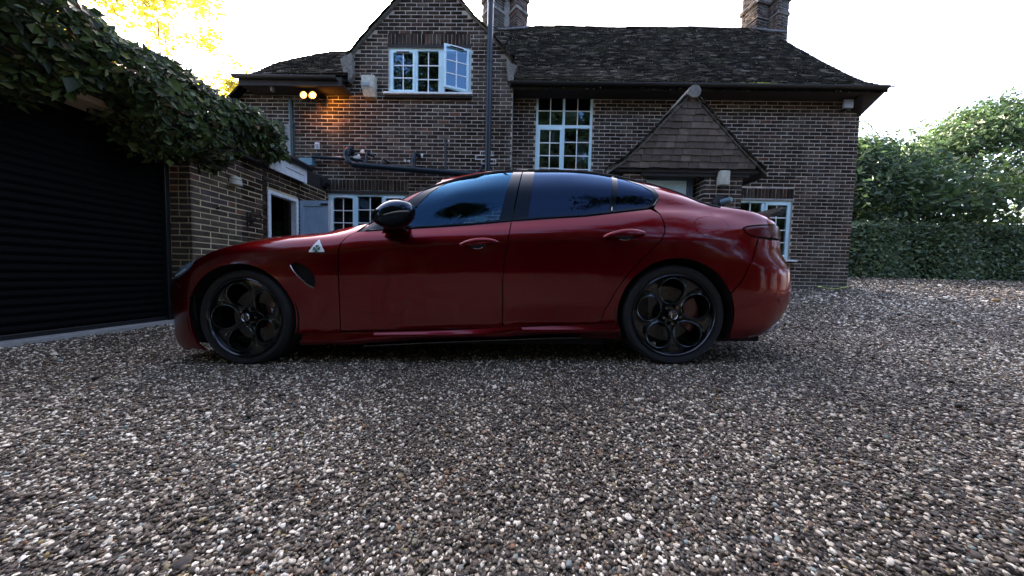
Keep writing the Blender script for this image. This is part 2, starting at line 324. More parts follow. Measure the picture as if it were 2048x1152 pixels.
# ------------------------------------------------------------ brickwork and tiles: one unit mesh per kind
def unit_brick():
    b=.006/.215; bz=.006/.065; V=[(0,1,0),(1,1,0),(1,1,1),(0,1,1),(0,.12,0),(1,.12,0),(1,.12,1),(0,.12,1),(b,0,bz),(1-b,0,bz),(1-b,0,1-bz),(b,0,1-bz)]
    F=[(8,9,10,11),(4,5,9,8),(5,6,10,9),(6,7,11,10),(7,4,8,11),(0,1,5,4),(1,2,6,5),(2,3,7,6),(3,0,4,7)]
    return np.array(V,float),F
def unit_tile():
    # x width, y along slope (0 = tail), z thickness; slight camber
    V=[];F=[]
    for j,y in enumerate((0,1)):
        for x,c in ((0,0),(.5,.10),(1,0)):
            V+= [(x,y,c),(x,y,1+c)]
    def q(*a): F.append(a)
    for j in (0,):
        for i in (0,1):
            a=2*i; q(a+1,a+3,a+9,a+7); q(a,a+6,a+8,a+2); q(a,a+2,a+3,a+1); q(a+6,a+7,a+9,a+8)
    q(0,1,7,6); q(4,10,11,5)
    return np.array(V,float),F
UB=unit_brick(); UT=unit_tile()

def inview(c):
    d=c@CAMF; return (d>.05)&(np.abs(c@CAMR)<1.80*d)&(np.abs(c@CAMU)<1.02*d)
class Pieces:
    """many alike pieces of one thing: the 300 that show largest become parts, the rest one joined part"""
    def __init__(s,unit): s.u=unit; s.M=[]; s.vis=[]
    def add(s,M,vis=True): s.M.append(M); s.vis.append(vis)
    def build(s,parent,name,run_name,mi,mj,limit=300,key=None):
        A=np.array([np.array(m) for m in s.M]); n=len(A); V,F=s.u
        c=A[:,:3,:3]@np.array([.5,.5,.5])+A[:,:3,3]
        ok=inview(c)&np.array(s.vis); d=np.linalg.norm(c,axis=1); area=np.linalg.norm(A[:,:3,0],axis=1)*np.linalg.norm(A[:,:3,2] if key is None else A[:,:3,key],axis=1)
        score=np.where(ok,area/d**2,-1); order=np.argsort(-score); sel=[i for i in order[:limit] if score[i]>0]
        me=bpy.data.meshes.new(name); me.from_pydata([tuple(v) for v in V],[],F); me.materials.append(mi)
        for i in sel:
            o=bpy.data.objects.new(name,me); o.matrix_world=s.M[i]; COL.objects.link(o); o.parent=parent; o.matrix_parent_inverse=parent.matrix_world.inverted() if parent else Matrix()
        rest=np.setdiff1d(np.arange(n),sel)
        if len(rest):
            R_=A[rest]; P=np.einsum('nij,vj->nvi',R_[:,:3,:3],V)+R_[:,None,:3,3]
            quads=np.array([q for q in F if len(q)==4]); FF=(quads[None]+(np.arange(len(rest))*len(V))[:,None,None]).reshape(-1,4)
            rn=np.repeat(RNG.random(len(rest)),len(quads))
            m2=np_mesh(run_name,P.reshape(-1,3),FF,mj,rn); ob=link(bpy.data.objects.new(run_name,m2),parent); ob['kind']='stuff'
        return sel
def inside(poly,x,y):
    r=False;n=len(poly);j=n-1
    for i in range(n):
        xi,yi=poly[i];xj,yj=poly[j]
        if (yi>y)!=(yj>y) and x<(xj-xi)*(y-yi)/(yj-yi)+xi: r=not r
        j=i
    return r
def brickwall(P,frame,poly,holes,u0,u1,v0,v1,course=.075,pitch=.225,bh=.0600,bw=.2125,depth=.03,vis=None,jit=.001,skipf=.0,header=None):
    """stretcher courses; frame(u,v,off)->4x4 whose x axis runs along the wall, y into it, z up"""
    nv=int(round((v1-v0)/course))
    for j in range(nv):
        z=v0+j*course+.007; off=(pitch/2 if j%2 else 0)+random.uniform(-.004,.004); u=u0-off
        zs=z+random.uniform(-.001,.001)
        while u<u1:
            L=bw
            if header and random.random()<header: L=.099
            a,b=max(u,u0),min(u+L,u1); nxt=u+L+.0135
            segs=[(a,b)]
            for (hx0,hx1,hz0,hz1) in holes:
                if z+bh>hz0+.012 and z<hz1-.012:
                    ns=[]
                    for (a,b) in segs:
                        if b<=hx0 or a>=hx1: ns.append((a,b))
                        else:
                            if a<hx0-.03: ns.append((a,hx0-.004))
                            if b>hx1+.03: ns.append((hx1+.004,b))
                    segs=ns
            for (a,b) in segs:
                if b-a<.025: continue
                if poly and not inside(poly,(a+b)/2,z+bh/2): continue
                M=frame(a,zs)@Euler((random.gauss(0,.010),random.gauss(0,.006),random.gauss(0,.003))).to_matrix().to_4x4()
                M=M@Matrix.Translation((0,random.gauss(0,jit),0))@Matrix.Diagonal((b-a+random.uniform(-.003,.003),depth,bh+random.uniform(-.003,.002),1))
                P.add(M,True if vis is None else vis((a+b)/2,z))
            u=nxt
def soldier(P,frame,u0,u1,z0,z1,vis=True):
    n=int((u1-u0)/.073)
    for i in range(n):
        u=u0+(u1-u0)*i/n
        M=frame(u+.004,z0+random.uniform(-.003,.003))@Matrix.Translation((0,random.uniform(-.003,.001),0))@Euler((random.gauss(0,.004),random.gauss(0,.010),0)).to_matrix().to_4x4()@Matrix.Diagonal(((u1-u0)/n-.009,.03,z1-z0-.006,1)); P.add(M,vis)
def FY(Y): return lambda u,v: Matrix.Translation((u,Y,v))
def FXp(X): # wall facing +x, u runs along +y
    return lambda u,v: Matrix.Translation((X,u,v))@Matrix.Rotation(math.pi/2,4,'Z')
def cdt_fill(poly,holes,step=None):
    """triangulate polygon with holes (and an inner grid) in 2-D"""
    V=[];E=[]
    def ring(p):
        n0=len(V)
        q=[]
        for i in range(len(p)):
            a=Vector(p[i]);b=Vector(p[(i+1)%len(p)]); m=max(1,int((b-a).length/step)) if step else 1
            for k in range(m): q.append(a.lerp(b,k/m))
        V.extend(q); E.extend([(n0+i,n0+(i+1)%len(q)) for i in range(len(q))]); return q
    R=[ring(poly)]+[ring(h) for h in holes]
    if step:
        xs=[p[0] for p in poly];ys=[p[1] for p in poly]; allr=[r for r in R]
        gx=np.arange(min(xs)+step*.5,max(xs),step);gy=np.arange(min(ys)+step*.5,max(ys),step)
        bp=np.array([(p.x,p.y) for r in allr for p in r])
        for x in gx:
            for y in gy:
                if inside(poly,x,y) and not any(inside(h,x,y) for h in holes):
                    if ((bp[:,0]-x)**2+(bp[:,1]-y)**2).min()>(step*.55)**2: V.append(Vector((x,y)))
    v,e,f,_,_,_=delaunay_2d_cdt(V,E,[],0,1e-6)
    out=[]
    for t in f:
        cx=sum(v[i].x for i in t)/3;cy=sum(v[i].y for i in t)/3
        if inside(poly,cx,cy) and not any(inside(h,cx,cy) for h in holes): out.append(tuple(t))
    return [(a.x,a.y) for a in v],out
def wall_sheet(name,mat,parent,Y,poly,holes,reveal=.11):
    v,f=cdt_fill(poly,[[(a,c),(b,c),(b,d),(a,d)] for a,b,c,d in holes])
    m=MB(); m.add([(x,Y,z) for x,z in v],[t for t in f])
    for a,b,c,d in holes:
        for (p,q) in (((a,c),(b,c)),((b,c),(b,d)),((b,d),(a,d)),((a,d),(a,c))):
            m.add([(p[0],Y,p[1]),(q[0],Y,q[1]),(q[0],Y+reveal,q[1]),(p[0],Y+reveal,p[1])],[(0,1,2,3)])
    return m.build(name,mat,parent,fix=False)
# ------------------------------------------------------------ windows
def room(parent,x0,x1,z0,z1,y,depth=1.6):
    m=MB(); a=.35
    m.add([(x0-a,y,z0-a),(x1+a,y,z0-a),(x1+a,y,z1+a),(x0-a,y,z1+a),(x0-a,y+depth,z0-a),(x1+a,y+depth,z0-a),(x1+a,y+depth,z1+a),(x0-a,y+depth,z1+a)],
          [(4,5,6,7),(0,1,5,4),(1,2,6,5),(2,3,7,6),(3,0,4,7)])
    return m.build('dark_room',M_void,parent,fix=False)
def light(parent,x0,x1,z0,z1,y,nc,nr,M=None,sash=True,fr=.045,vent=False):
    """one glazed light: sash frame, glazing bars, panes; parent is the window"""
    M=M or Matrix(); kids=[]
    def put(o): o.matrix_world=M; o.parent=parent; kids.append(o); return o
    if sash:
        m=MB()
        for a,b,c,d in ((x0,x0+fr,z0,z1),(x1-fr,x1,z0,z1),(x0+fr,x1-fr,z0,z0+fr),(x0+fr,x1-fr,z1-fr,z1)): m.box(a,b,y-.012,y+.04,c,d,.004)
        put(m.build('sash',M_frame)); ix0,ix1,iz0,iz1=x0+fr,x1-fr,z0+fr,z1-fr
    else: ix0,ix1,iz0,iz1=x0,x1,z0,z1
    cw=(ix1-ix0)/nc; rh=(iz1-iz0)/nr; t=.009
    for i in range(1,nc): put(MB().box(ix0+cw*i-t,ix0+cw*i+t,y+.004,y+.016,iz0,iz1).build('glazing_bar',M_bar))
    for j in range(1,nr): put(MB().box(ix0,ix1,y+.002,y+.014,iz0+rh*j-t,iz0+rh*j+t).build('glazing_bar',M_bar))
    for i in range(nc):
        for j in range(nr):
            a,b=ix0+cw*i+(t if i else 0),ix0+cw*(i+1)-(t if i<nc-1 else 0); c,d=iz0+rh*j+(t if j else 0),iz0+rh*(j+1)-(t if j<nr-1 else 0)
            k=.0008; put(MB().add([(a,y+.01+random.uniform(-k,k),c),(b,y+.01+random.uniform(-k,k),c),(b,y+.01+random.uniform(-k,k),d),(a,y+.01+random.uniform(-k,k),d)],[(0,1,2,3)]).build('pane',M_glass,fix=False))
    if vent: put(MB().box((x0+x1)/2-.13,(x0+x1)/2+.13,y-.034,y-.013,z1-.036,z1-.014,.004).build('trickle_vent',M_bar)); put(MB().box((x0+x1)/2-.13,(x0+x1)/2+.13,y-.03,y-.013,z1-.046,z1-.037).build('vent_slot',M_blackmat))
    return kids
def frame_mesh(x0,x1,z0,z1,y,mull=(),trans=(),w=.045,d=.07):
    m=MB(); rs=[(x0,x0+w,z0,z1),(x1-w,x1,z0,z1),(x0+w,x1-w,z0,z0+w),(x0+w,x1-w,z1-w,z1)]
    for a,b,c,e in rs: m.box(a,b,y,y+d,c,e,.004)
    for (a,b,c,e) in mull: m.box(a,b,y+.001,y+d-.001,c,e,.004)
    for (a,b,c,e) in trans: m.box(a,b,y+.002,y+d-.002,c,e,.004)
    return m
# ------------------------------------------------------------ leaves
LV=np.array([(0,0,0),(.38,-.5,.10),(1,0,-.05),(.38,.5,.10),(.42,0,-.06)]); LF=np.array([(0,1,4),(0,4,3),(1,2,4),(4,2,3)])
def leaves(name,C,D,size,mat,aspect=.42,parent=None,kind='stuff',sv=.45,rs=None):
    """C centres, D rough facing direction; one mesh of folded leaves"""
    n=len(C); D=D/np.maximum(np.linalg.norm(D,axis=1,keepdims=True),1e-6)
    a=RNG.normal(size=(n,3)); X=a-(a*D).sum(1,keepdims=True)*D; X/=np.linalg.norm(X,axis=1,keepdims=True); Y=np.cross(D,X)
    s=size*(1+sv*RNG.normal(size=n)).clip(.4,1.9)
    P=C[:,None]+s[:,None,None]*(LV[None,:,0:1]*X[:,None]+LV[None,:,1:2]*aspect*2*.5*Y[:,None]*1.2+LV[None,:,2:3]*D[:,None])
    F=(LF[None]+(np.arange(n)*5)[:,None,None]).reshape(-1,3)
    r=RNG.random(n) if rs is None else rs
    me=np_mesh(name,P.reshape(-1,3),F,mat,np.repeat(r,4)); o=link(bpy.data.objects.new(name,me),parent)
    if kind: o['kind']=kind
    return o
def tree(name,label,base,height,crown_r,mat,n=14000,leaf=.09,group=None,crown_base=.3,seed=1,cat='tree',clumps=60,squash=1.,spread=.17,trunk=.16,sparse=1.):
    rg=np.random.default_rng(seed); rd=random.Random(seed)
    t=thing(name,label,cat,base,group)
    m=MB(); top=Vector((rd.uniform(-.3,.3),rd.uniform(-.3,.3),height*.8))
    pts=[Vector((0,0,-.3)),Vector((rd.uniform(-.1,.1),rd.uniform(-.1,.1),height*.25)),Vector((rd.uniform(-.2,.2),rd.uniform(-.2,.2),height*.5)),top]
    m.tube(pts,[trunk,trunk*.8,trunk*.5,trunk*.12],10); bk=M_darkbark if mat is M_dark else M_bark; m.build('trunk',bk,t,True)
    C=[]; lm=MB()
    for i in range(clumps):
        z=crown_base+(1-crown_base)*rd.random()**.8; zz=z*height
        prof=math.sin(math.pi*min(1,max(0,(z-crown_base*.8)/(1.03-crown_base*.8)))**.8)
        r=crown_r*prof*(.35+.65*rd.random()**.5); a=rd.uniform(0,2*math.pi)
        c=Vector((r*math.cos(a),r*math.sin(a)*squash,zz)); C.append((c,crown_r*spread*rd.uniform(.6,1.5)))
        if i%3==0:
            k=rd.uniform(.3,.75); s0=Vector((0,0,zz*k)); lm.tube([s0,s0.lerp(c,.5)+Vector((0,0,-.1)),c],[trunk*.22,trunk*.12,trunk*.03],6)
    lm.build('branch',bk,t,True)
    cc=[];dd=[];cw=np.array([s**2 for _,s in C]);cw/=cw.sum(); idx=rg.choice(len(C),n,p=cw)
    cen=np.array([c for c,_ in C]);sz=np.array([s for _,s in C])
    d=rg.normal(size=(n,3)); d/=np.linalg.norm(d,axis=1,keepdims=True); rr=rg.random(n)**.45
    P=cen[idx]+d*(sz[idx]*rr)[:,None]*np.array([1.15,1.15,.75])
    D=d+rg.normal(size=(n,3))*.6+np.array([0,0,.5])
    leaves('crown',P,D,leaf,mat,parent=t,kind='stuff'); return t
# ------------------------------------------------------------ ground
M_=Mat('gravel_bed'); p=M_.bsdf(Roughness=.9); pos=M_.coord()
v1=M_.n('ShaderNodeTexVoronoi'); v1.inputs['Scale'].default_value=95; M_.l(pos,v1.inputs['Vector'])
c=M_.ramp(v1.outputs['Color'],[(.0,(.025,.021,.017)),(.4,(.06,.048,.037)),(.55,(.13,.10,.08)),(.7,(.08,.066,.054)),(.85,(.55,.49,.40)),(1,(.85,.78,.66))])
dd=M_.ramp(v1.outputs['Distance'],[(.0,(1.1,)*3),(.55,(.8,)*3),(.9,(.3,)*3)]); c=M_.mix(1.,c,dd,'MULTIPLY')  # painted shade in the stone gaps: colour darkens towards cell edges
c=M_.mix(1.,c,M_.ramp(M_.noise(pos,1.3,4),[(.3,(.75,)*3),(.7,(1.25,)*3)]),'MULTIPLY'); M_.l(c,p.inputs['Base Color'])
iv=M_.n('ShaderNodeMath'); iv.operation='SUBTRACT'; iv.inputs[0].default_value=1; M_.l(v1.outputs['Distance'],iv.inputs[1]); M_.bump(iv.outputs[0],.9,.012)
M_bed=M_.m
xs=np.unique(np.concatenate([np.arange(-12,14.01,.2),np.linspace(-150,-12,24),np.linspace(14,150,24)])); ys=np.unique(np.concatenate([np.arange(-3,12.01,.2),np.linspace(-150,-3,20),np.linspace(12,200,24)]))
gx,gy=np.meshgrid(xs,ys,indexing='ij'); gz=G(gx,np.clip(gy,-1,9.5))
V=np.stack([gx,gy,gz],-1).reshape(-1,3); ny=len(ys); ii,jj=np.meshgrid(np.arange(len(xs)-1),np.arange(ny-1),indexing='ij'); a=(ii*ny+jj).ravel()
gm=np_mesh('ground',V,np.stack([a,a+ny,a+ny+1,a+1],-1),M_bed,smooth=True); g=link(bpy.data.objects.new('ground',gm)); g['kind']='structure'
# gravel: real stones scattered over the bed
M_=Mat('river_pebble'); p=M_.bsdf(Roughness=.55); p.inputs['Specular IOR Level'].default_value=.45
oi=M_.n('ShaderNodeObjectInfo').outputs['Random']
c=M_.ramp(oi,[(0,(.038,.030,.023)),(.14,(.085,.066,.049)),(.28,(.058,.047,.037)),(.42,(.13,.100,.073)),(.55,(.10,.078,.057)),(.64,(.18,.145,.11)),(.71,(.28,.235,.18)),(.77,(.52,.46,.37)),(.84,(.82,.76,.65)),(.935,(.95,.90,.80)),(.947,(.30,.13,.05)),(.958,(.20,.10,.06)),(.970,(.34,.26,.10)),(.985,(.17,.20,.19)),(.994,(.32,.42,.42)),(1,(.12,.09,.09))])
pn=M_.noise(M_.coord(),160,4); c=M_.mix(1.,c,M_.ramp(pn,[(.3,(.78,)*3),(.7,(1.15,)*3)]),'MULTIPLY')
c=M_.mix(1.,c,M_.ramp(M_.noise(M_.coord(),1.1,3),[(.35,(.80,.77,.73)),(.65,(1.12,1.12,1.12))]),'MULTIPLY'); c=M_.mix(1.,c,M_.ramp(M_.noise(M_.coord(),.33,4,.7),[(.36,(.74,.68,.60)),(.64,(1.24,1.20,1.12))]),'MULTIPLY'); M_.l(c,p.inputs['Base Color']); M_.bump(pn,.25,.002)
M_peb=M_.m
pebs=bpy.data.collections.new('pebble_shapes')
for i in range(7):
    bm=bmesh.new(); bmesh.ops.create_icosphere(bm,subdivisions=2,radius=.5); sx,sy,sz=RNG.uniform(.95,1.7),RNG.uniform(.7,1.05),RNG.uniform(.36,.72); ph=RNG.uniform(0,6,3)
    for v in bm.verts:
        k=1+.17*math.sin(v.co.x*6+ph[0])+.15*math.sin(v.co.y*7+ph[1])+.12*math.sin(v.co.z*8+ph[2])
        e=.16 if i%2 else .06; v.co=Vector((v.co.x*sx*k,v.co.y*sy*k*(1+e*v.co.x*2),v.co.z*sz*k))
    me=bpy.data.meshes.new('pebble'); bm.to_mesh(me); bm.free(); me.materials.append(M_peb); me.polygons.foreach_set('use_smooth',[True]*len(me.polygons))
    po=bpy.data.objects.new('pebble_shape',me); pebs.objects.link(po)
def scatter():
    P=[];S=[]
    bands=[(-1.6,.25,2600,.0130),(.25,1.0,33000,.0072),(1.0,1.9,24000,.0081),(1.9,3.0,13000,.0101),(3.0,4.4,6500,.0138),(4.4,6.4,2200,.020),(6.4,9.5,900,.026)]
    for y0,y1,dn,sz in bands:
        w=1.98; k=.35; k=.35 if y0>0 else 3.5; w=1.98 if y0>0 else 0.; A=(w*(y0+y1)+2*k)*(y1-y0); n=int(A*dn); y=RNG.uniform(y0,y1,n*2); x=RNG.uniform(-w*y1-k,w*y1+k,n*2); m=np.abs(x)<w*y+k; x,y=x[m][:n],y[m][:n]
        keep=(x>-4.13)&~((y>6.15)&(x<6.92))&~((y>5.86)&(x<-.2))&~((x>-1.9)&(x<1.1)&(y>2.05)&(y<3.4)&(RNG.random(len(x))<.6))
        if y0>=3: keep&=(x>1.2)|(x<-1.6)
        x,y=x[keep],y[keep]; s=sz*np.exp(RNG.normal(0,.27,len(x))).clip(.5,2.0); big=RNG.random(len(x))<.004; s=np.where(big,s*1.9,s)
        z=G(x,y)+s*RNG.uniform(-.05,.75,len(x))-.001
        P.append(np.stack([x,y,z],-1)); S.append(s)
        if 0<y0<3:
            n=int(dn*.30*3.0*(y1-y0)); y=RNG.uniform(y0,y1,n); x=(w*y+k+RNG.uniform(0,1.5,n))*np.where(RNG.random(n)<.5,-1,1); q=(x>-4.13); x,y=x[q],y[q]; s=sz*1.75*np.exp(RNG.normal(0,.27,len(x))).clip(.5,2.0); P.append(np.stack([x,y,G(x,y)+s*RNG.uniform(-.05,.75,len(x))-.001],-1)); S.append(s)
    return np.concatenate(P),np.concatenate(S)
PP,SS=scatter(); print('pebbles',len(PP))
pm=bpy.data.meshes.new('gravel'); pm.vertices.add(len(PP)); pm.vertices.foreach_set('co',PP.astype(np.float32).ravel())
at=pm.attributes.new('size','FLOAT','POINT'); at.data.foreach_set('value',SS.astype(np.float32))
rot=np.stack([RNG.normal(0,.38,len(PP)),RNG.normal(0,.38,len(PP)),RNG.uniform(0,6.28,len(PP))],-1)
at=pm.attributes.new('turn','FLOAT_VECTOR','POINT'); at.data.foreach_set('vector',rot.astype(np.float32).ravel())
at=pm.attributes.new('pick','INT','POINT'); at.data.foreach_set('value',RNG.integers(0,7,len(PP)).astype(np.int32))
go=link(bpy.data.objects.new('gravel',pm)); tag(go,'loose mixed river gravel covering the whole drive around the car','gravel',kind='stuff')
ng=bpy.data.node_groups.new('scatter_stones','GeometryNodeTree'); ng.interface.new_socket('Geometry',in_out='INPUT',socket_type='NodeSocketGeometry'); ng.interface.new_socket('Geometry',in_out='OUTPUT',socket_type='NodeSocketGeometry')
gi=ng.nodes.new('NodeGroupInput'); gout=ng.nodes.new('NodeGroupOutput'); ip=ng.nodes.new('GeometryNodeInstanceOnPoints'); ci=ng.nodes.new('GeometryNodeCollectionInfo')
ci.inputs[0].default_value=pebs; ci.inputs['Separate Children'].default_value=True; ci.inputs['Reset Children'].default_value=True
def attr(n,t):
    x=ng.nodes.new('GeometryNodeInputNamedAttribute'); x.data_type=t; x.inputs[0].default_value=n; return [o for o in x.outputs if o.enabled][0]
e2r=ng.nodes.new('FunctionNodeEulerToRotation')
ng.links.new(gi.outputs[0],ip.inputs['Points']); ng.links.new(ci.outputs[0],ip.inputs['Instance']); ip.inputs['Pick Instance'].default_value=True
ng.links.new(attr('pick','INT'),ip.inputs['Instance Index']); ng.links.new(attr('turn','FLOAT_VECTOR'),e2r.inputs[0]); ng.links.new(e2r.outputs[0],ip.inputs['Rotation']); ng.links.new(attr('size','FLOAT'),ip.inputs['Scale'])
ng.links.new(ip.outputs[0],gout.inputs[0]); md=go.modifiers.new('stones','NODES'); md.node_group=ng
rl=random.Random(8); m=MB()
for i in range(46):
    y=rl.uniform(.7,4.2); x=rl.uniform(-1.7,1.7)*y; z=float(G(x,y))+.016; a=rl.uniform(0,6.28); L_=rl.uniform(.008,.022)*(1+.25*y)*.6; c_,s_=math.cos(a),math.sin(a)
    q=[(-1,0,0),(-.2,.35,.25),(1,0,.1),(-.1,-.35,.2)]; m.add([(x+L_*(u*c_-v*s_),y+L_*(u*s_+v*c_),z+L_*w) for u,v,w in q],[(0,1,2,3)])
lo_=m.build('leaf_litter',simple('dry_leaf_scrap',(.16,.11,.06),.8,noise=.5,nscale=30),fix=False); tag(lo_,'scraps of dry leaf scattered over the gravel','leaf litter',kind='stuff')
# ------------------------------------------------------------ the house
YG,YR=5.90,6.19; HX1=6.88
house=thing('brick_house','dark brown brick country house with tiled roofs, steep front gable and small tiled porch','house')
GW=(-2.70,-1.04,3.57,4.47); LW=(-3.93,-2.29,.15,1.58); SW=(.29,1.465,1.35,3.80); RW=(4.56,5.655,.46,1.67); DW=(2.20,3.50,-.45,2.10)
gable=[(-6.9,-.9),(-6.9,2.3),(-5.84,3.38),(-5.47,3.74),(-3.50,3.80),(-3.46,4.28),(-3.13,4.64),(-2.87,4.92),(-2.57,5.24),(-1.85,6.0),(-1.22,5.25),(-.99,4.98),(-.72,4.74),(-.45,4.45),(-.26,4.22),(-.20,4.0),(-.20,-.9)]
wall_sheet('gable_wall',M_mortar,house,YG+.007,gable,[GW,LW])
wall_sheet('main_wall',M_mortar,house,YR+.007,[(-.25,-.9),(HX1,-.9),(HX1,3.86),(-.25,3.95)],[SW,RW,DW])
m=MB(); m.box(-.205,-.2,YG+.006,YR+.01,-.9,4.1); m.add([(HX1,YR+.006,-.9),(HX1,12,-.9),(HX1,12,3.8),(HX1,9,7.35),(HX1,YR+.006,3.86)],[(0,1,2,3,4)]); m.add([(-6.9,YG,-.9),(-6.9,12,-.9),(-6.9,12,2.3),(-6.9,YG,2.3)],[(0,1,2,3)]); m.add([(-6.9,12,-.9),(HX1,12,-.9),(HX1,12,3.8),(-6.9,12,3.8)],[(0,1,2,3)])
m.build('side_wall',M_mortar,house,fix=False)
P=Pieces(UB)
def vis1(u,z): return z>1.7 and (z>2.05 or u<-2.0)
SOLD=[(-2.72,-1.06,4.53,4.74),(-3.94,-2.29,1.65,1.87),(4.57,5.67,1.71,1.925)]
brickwall(P,FY(YG),gable,[GW,(LW[0],LW[1],-.5,1.63)]+[SOLD[0],SOLD[1]],-6.2,-.205,-.60,6.05,vis=vis1)
brickwall(P,FY(YR),None,[(SW[0],SW[1],-.9,3.9),(RW[0],RW[1],RW[2],1.70),DW,SOLD[2]],-.19,HX1,-.60,3.72,vis=lambda u,z:(z>2.1 or u>5.7) and not(1.6<u<4.2 and z<3.1-abs(u-2.95)) )
for i,(a,b,c,d) in enumerate(SOLD): soldier(P,FY(YR if i==2 else YG),a,b,c,d)
P.build(house,'brick','brick_run',M_brick_i,M_brick_j)
# old render patch, white mortar repairs
m=MB(); m.box(-5.05,-4.62,YG-.012,YG-.002,2.1,2.95,.004); m.build('render_patch',M_render,house)
def joints(lst,Y,name='mortar_repair',w=.013):
    m=MB()
    for (a,b,c,d) in lst: m.box(a,b,Y-.007,Y+.003,c,d)
    return m.build(name,M_patch,house)
joints([(-.83,-.60,2.455,2.47),(-.83,-.815,2.385,2.455),(-.93,-.55,2.375,2.39),(-.93,-.915,2.30,2.375),(-.93,-.52,2.295,2.31),(-.52,-.505,2.225,2.31),(-.81,-.51,2.215,2.23),(-.60,-.585,2.385,2.455),(-.81,-.795,2.215,2.295)],YG)
def blob(parent,name,x,y,z,r,mat,fy=.35,seed=0):
    rd=random.Random(seed); bm=bmesh.new(); bmesh.ops.create_icosphere(bm,subdivisions=3,radius=1)
    for v in bm.verts:
        k=1+.22*math.sin(v.co.x*4+seed)+.18*math.cos(v.co.z*5+seed*2); v.co=Vector((v.co.x*k*r,v.co.y*fy*r,v.co.z*k*r*.8))+Vector((x,y,z))
    me=bpy.data.meshes.new(name); bm.to_mesh(me); bm.free(); me.materials.append(mat); me.polygons.foreach_set('use_smooth',[True]*len(me.polygons)); return link(bpy.data.objects.new(name,me),parent)
for k,(x,z,r) in enumerate([(-3.32,2.31,.07),(-3.22,2.42,.05),(-3.28,2.22,.05),(-3.0,2.33,.035),(-2.72,2.24,.03),(-2.04,2.36,.05),(-2.27,2.25,.03),(-2.35,2.25,.028),(-1.47,2.66,.025),(-.66,2.16,.03),(-4.1,2.29,.04),(-3.72,2.29,.05)]): blob(house,'mortar_patch',x,YG-.002,z,r,M_patch,.2,k)
# windows
def win(name,x0,x1,z0,z1,y,mull=(),trans=()):
    w=frame_mesh(x0,x1,z0,z1,y+.03,mull,trans).build('window',M_frame,house); room(w,x0,x1,z0,z1,y+.13); return w
w=win('w',*GW,YG,mull=[(-2.17,-2.12,GW[2]+.045,GW[3]-.045),(-1.70,-1.57,GW[2]+.045,GW[3]-.045)])
light(w,-2.655,-2.17,GW[2]+.045,GW[3]-.045,YG+.025,2,3,vent=True); light(w,-2.12,-1.70,GW[2]+.045,GW[3]-.045,YG+.045,2,3,sash=False)
Mo=Matrix.Translation((-1.555,YG+.03,0))@Matrix.Rotation(0,4,'Z')
# right-hand casement stands open, hinged on its right edge
hx=-1.085; Mo=Matrix.Translation((hx,YG+.0,0))@Matrix.Rotation(math.radians(20),4,'Z')@Matrix.Translation((-hx,-YG,0))
light(w,-1.57,-1.085,GW[2]+.04,GW[3]-.04,YG+.0,2,3,M=Mo,vent=True)
MB().box(-2.76,-1.0,YG-.10,YG+.05,GW[2]-.05,GW[2]-.012,.004).build('sill',M_white,w)
MB().box(-2.75,-1.01,YG-.06,YG+.05,GW[2]-.10,GW[2]-.052,.004).build('sill_underside',M_wood,w)
MB().box(-2.72,-1.04,YG-.004,YG+.03,GW[3]+.003,GW[3]+.055).build('lintel',M_wood,w)
w=win('w',*LW,YG,mull=[(-3.39,-3.34,.2,1.53),(-2.84,-2.80,.2,1.53)])
light(w,-3.885,-3.39,.2,1.535,YG+.025,2,5,vent=True); light(w,-3.34,-2.84,.2,1.535,YG+.045,2,5,sash=False); light(w,-2.80,-2.335,.2,1.535,YG+.025,2,5,vent=True)
MB().box(-3.94,-2.28,YG-.004,YG+.03,1.585,1.64).build('lintel',M_wood,w)
w=win('w',*SW,YR,mull=[(.845,.895,1.4,3.75)],trans=[(.335,.845,3.10,3.165),(.895,1.42,3.10,3.165)])
light(w,.335,.845,3.165,3.755,YR+.045,2,2,sash=False); light(w,.895,1.42,3.165,3.755,YR+.045,2,2,sash=False)
light(w,.335,.845,1.70,3.10,YR+.025,2,5); light(w,.895,1.42,1.70,3.10,YR+.045,2,5,sash=False)
MB().box(.335,1.42,YR+.03,YR+.09,1.39,1.70).build('lower_panel',M_frame,w)
MB().box(.27,1.485,YR-.02,YR+.06,3.80,3.845,.004).build('lintel',M_frame,w)
m=MB()
for i in range(9): x=1.22+i*.022; m.tube([(x,YR+.30+.02*(i%2),1.5),(x+.01,YR+.30+.02*(i%2),3.05)],.016,6)
m.build('curtain',simple('pale_blue_curtain',(.35,.48,.55),.9),w)
MB().box(1.0,1.3,YR+.16,YR+.3,2.2,2.46,.01).build('windowsill_box',simple('brown_card',(.30,.20,.10),.8),w)
m=MB(); m.lathe([(0,2.2),(.07,2.2),(.085,2.42),(.09,2.46),(.0,2.46)],16,'Z',(.5,YR+.25,0)); m.build('windowsill_pot',simple('pale_pot',(.3,.28,.25),.7),w,True)
w=win('w',*RW,YR,mull=[(5.05,5.115,.5,1.62)])
light(w,4.605,5.05,.505,1.625,YR+.045,2,4,sash=False); light(w,5.115,5.61,.505,1.625,YR+.025,2,4)
MB().box(4.52,5.75,YR-.09,YR+.05,RW[2]-.05,RW[2]-.012,.004).build('sill',M_white,w); MB().box(4.56,5.66,YR-.004,YR+.03,1.675,1.71).build('lintel',M_conc,w)
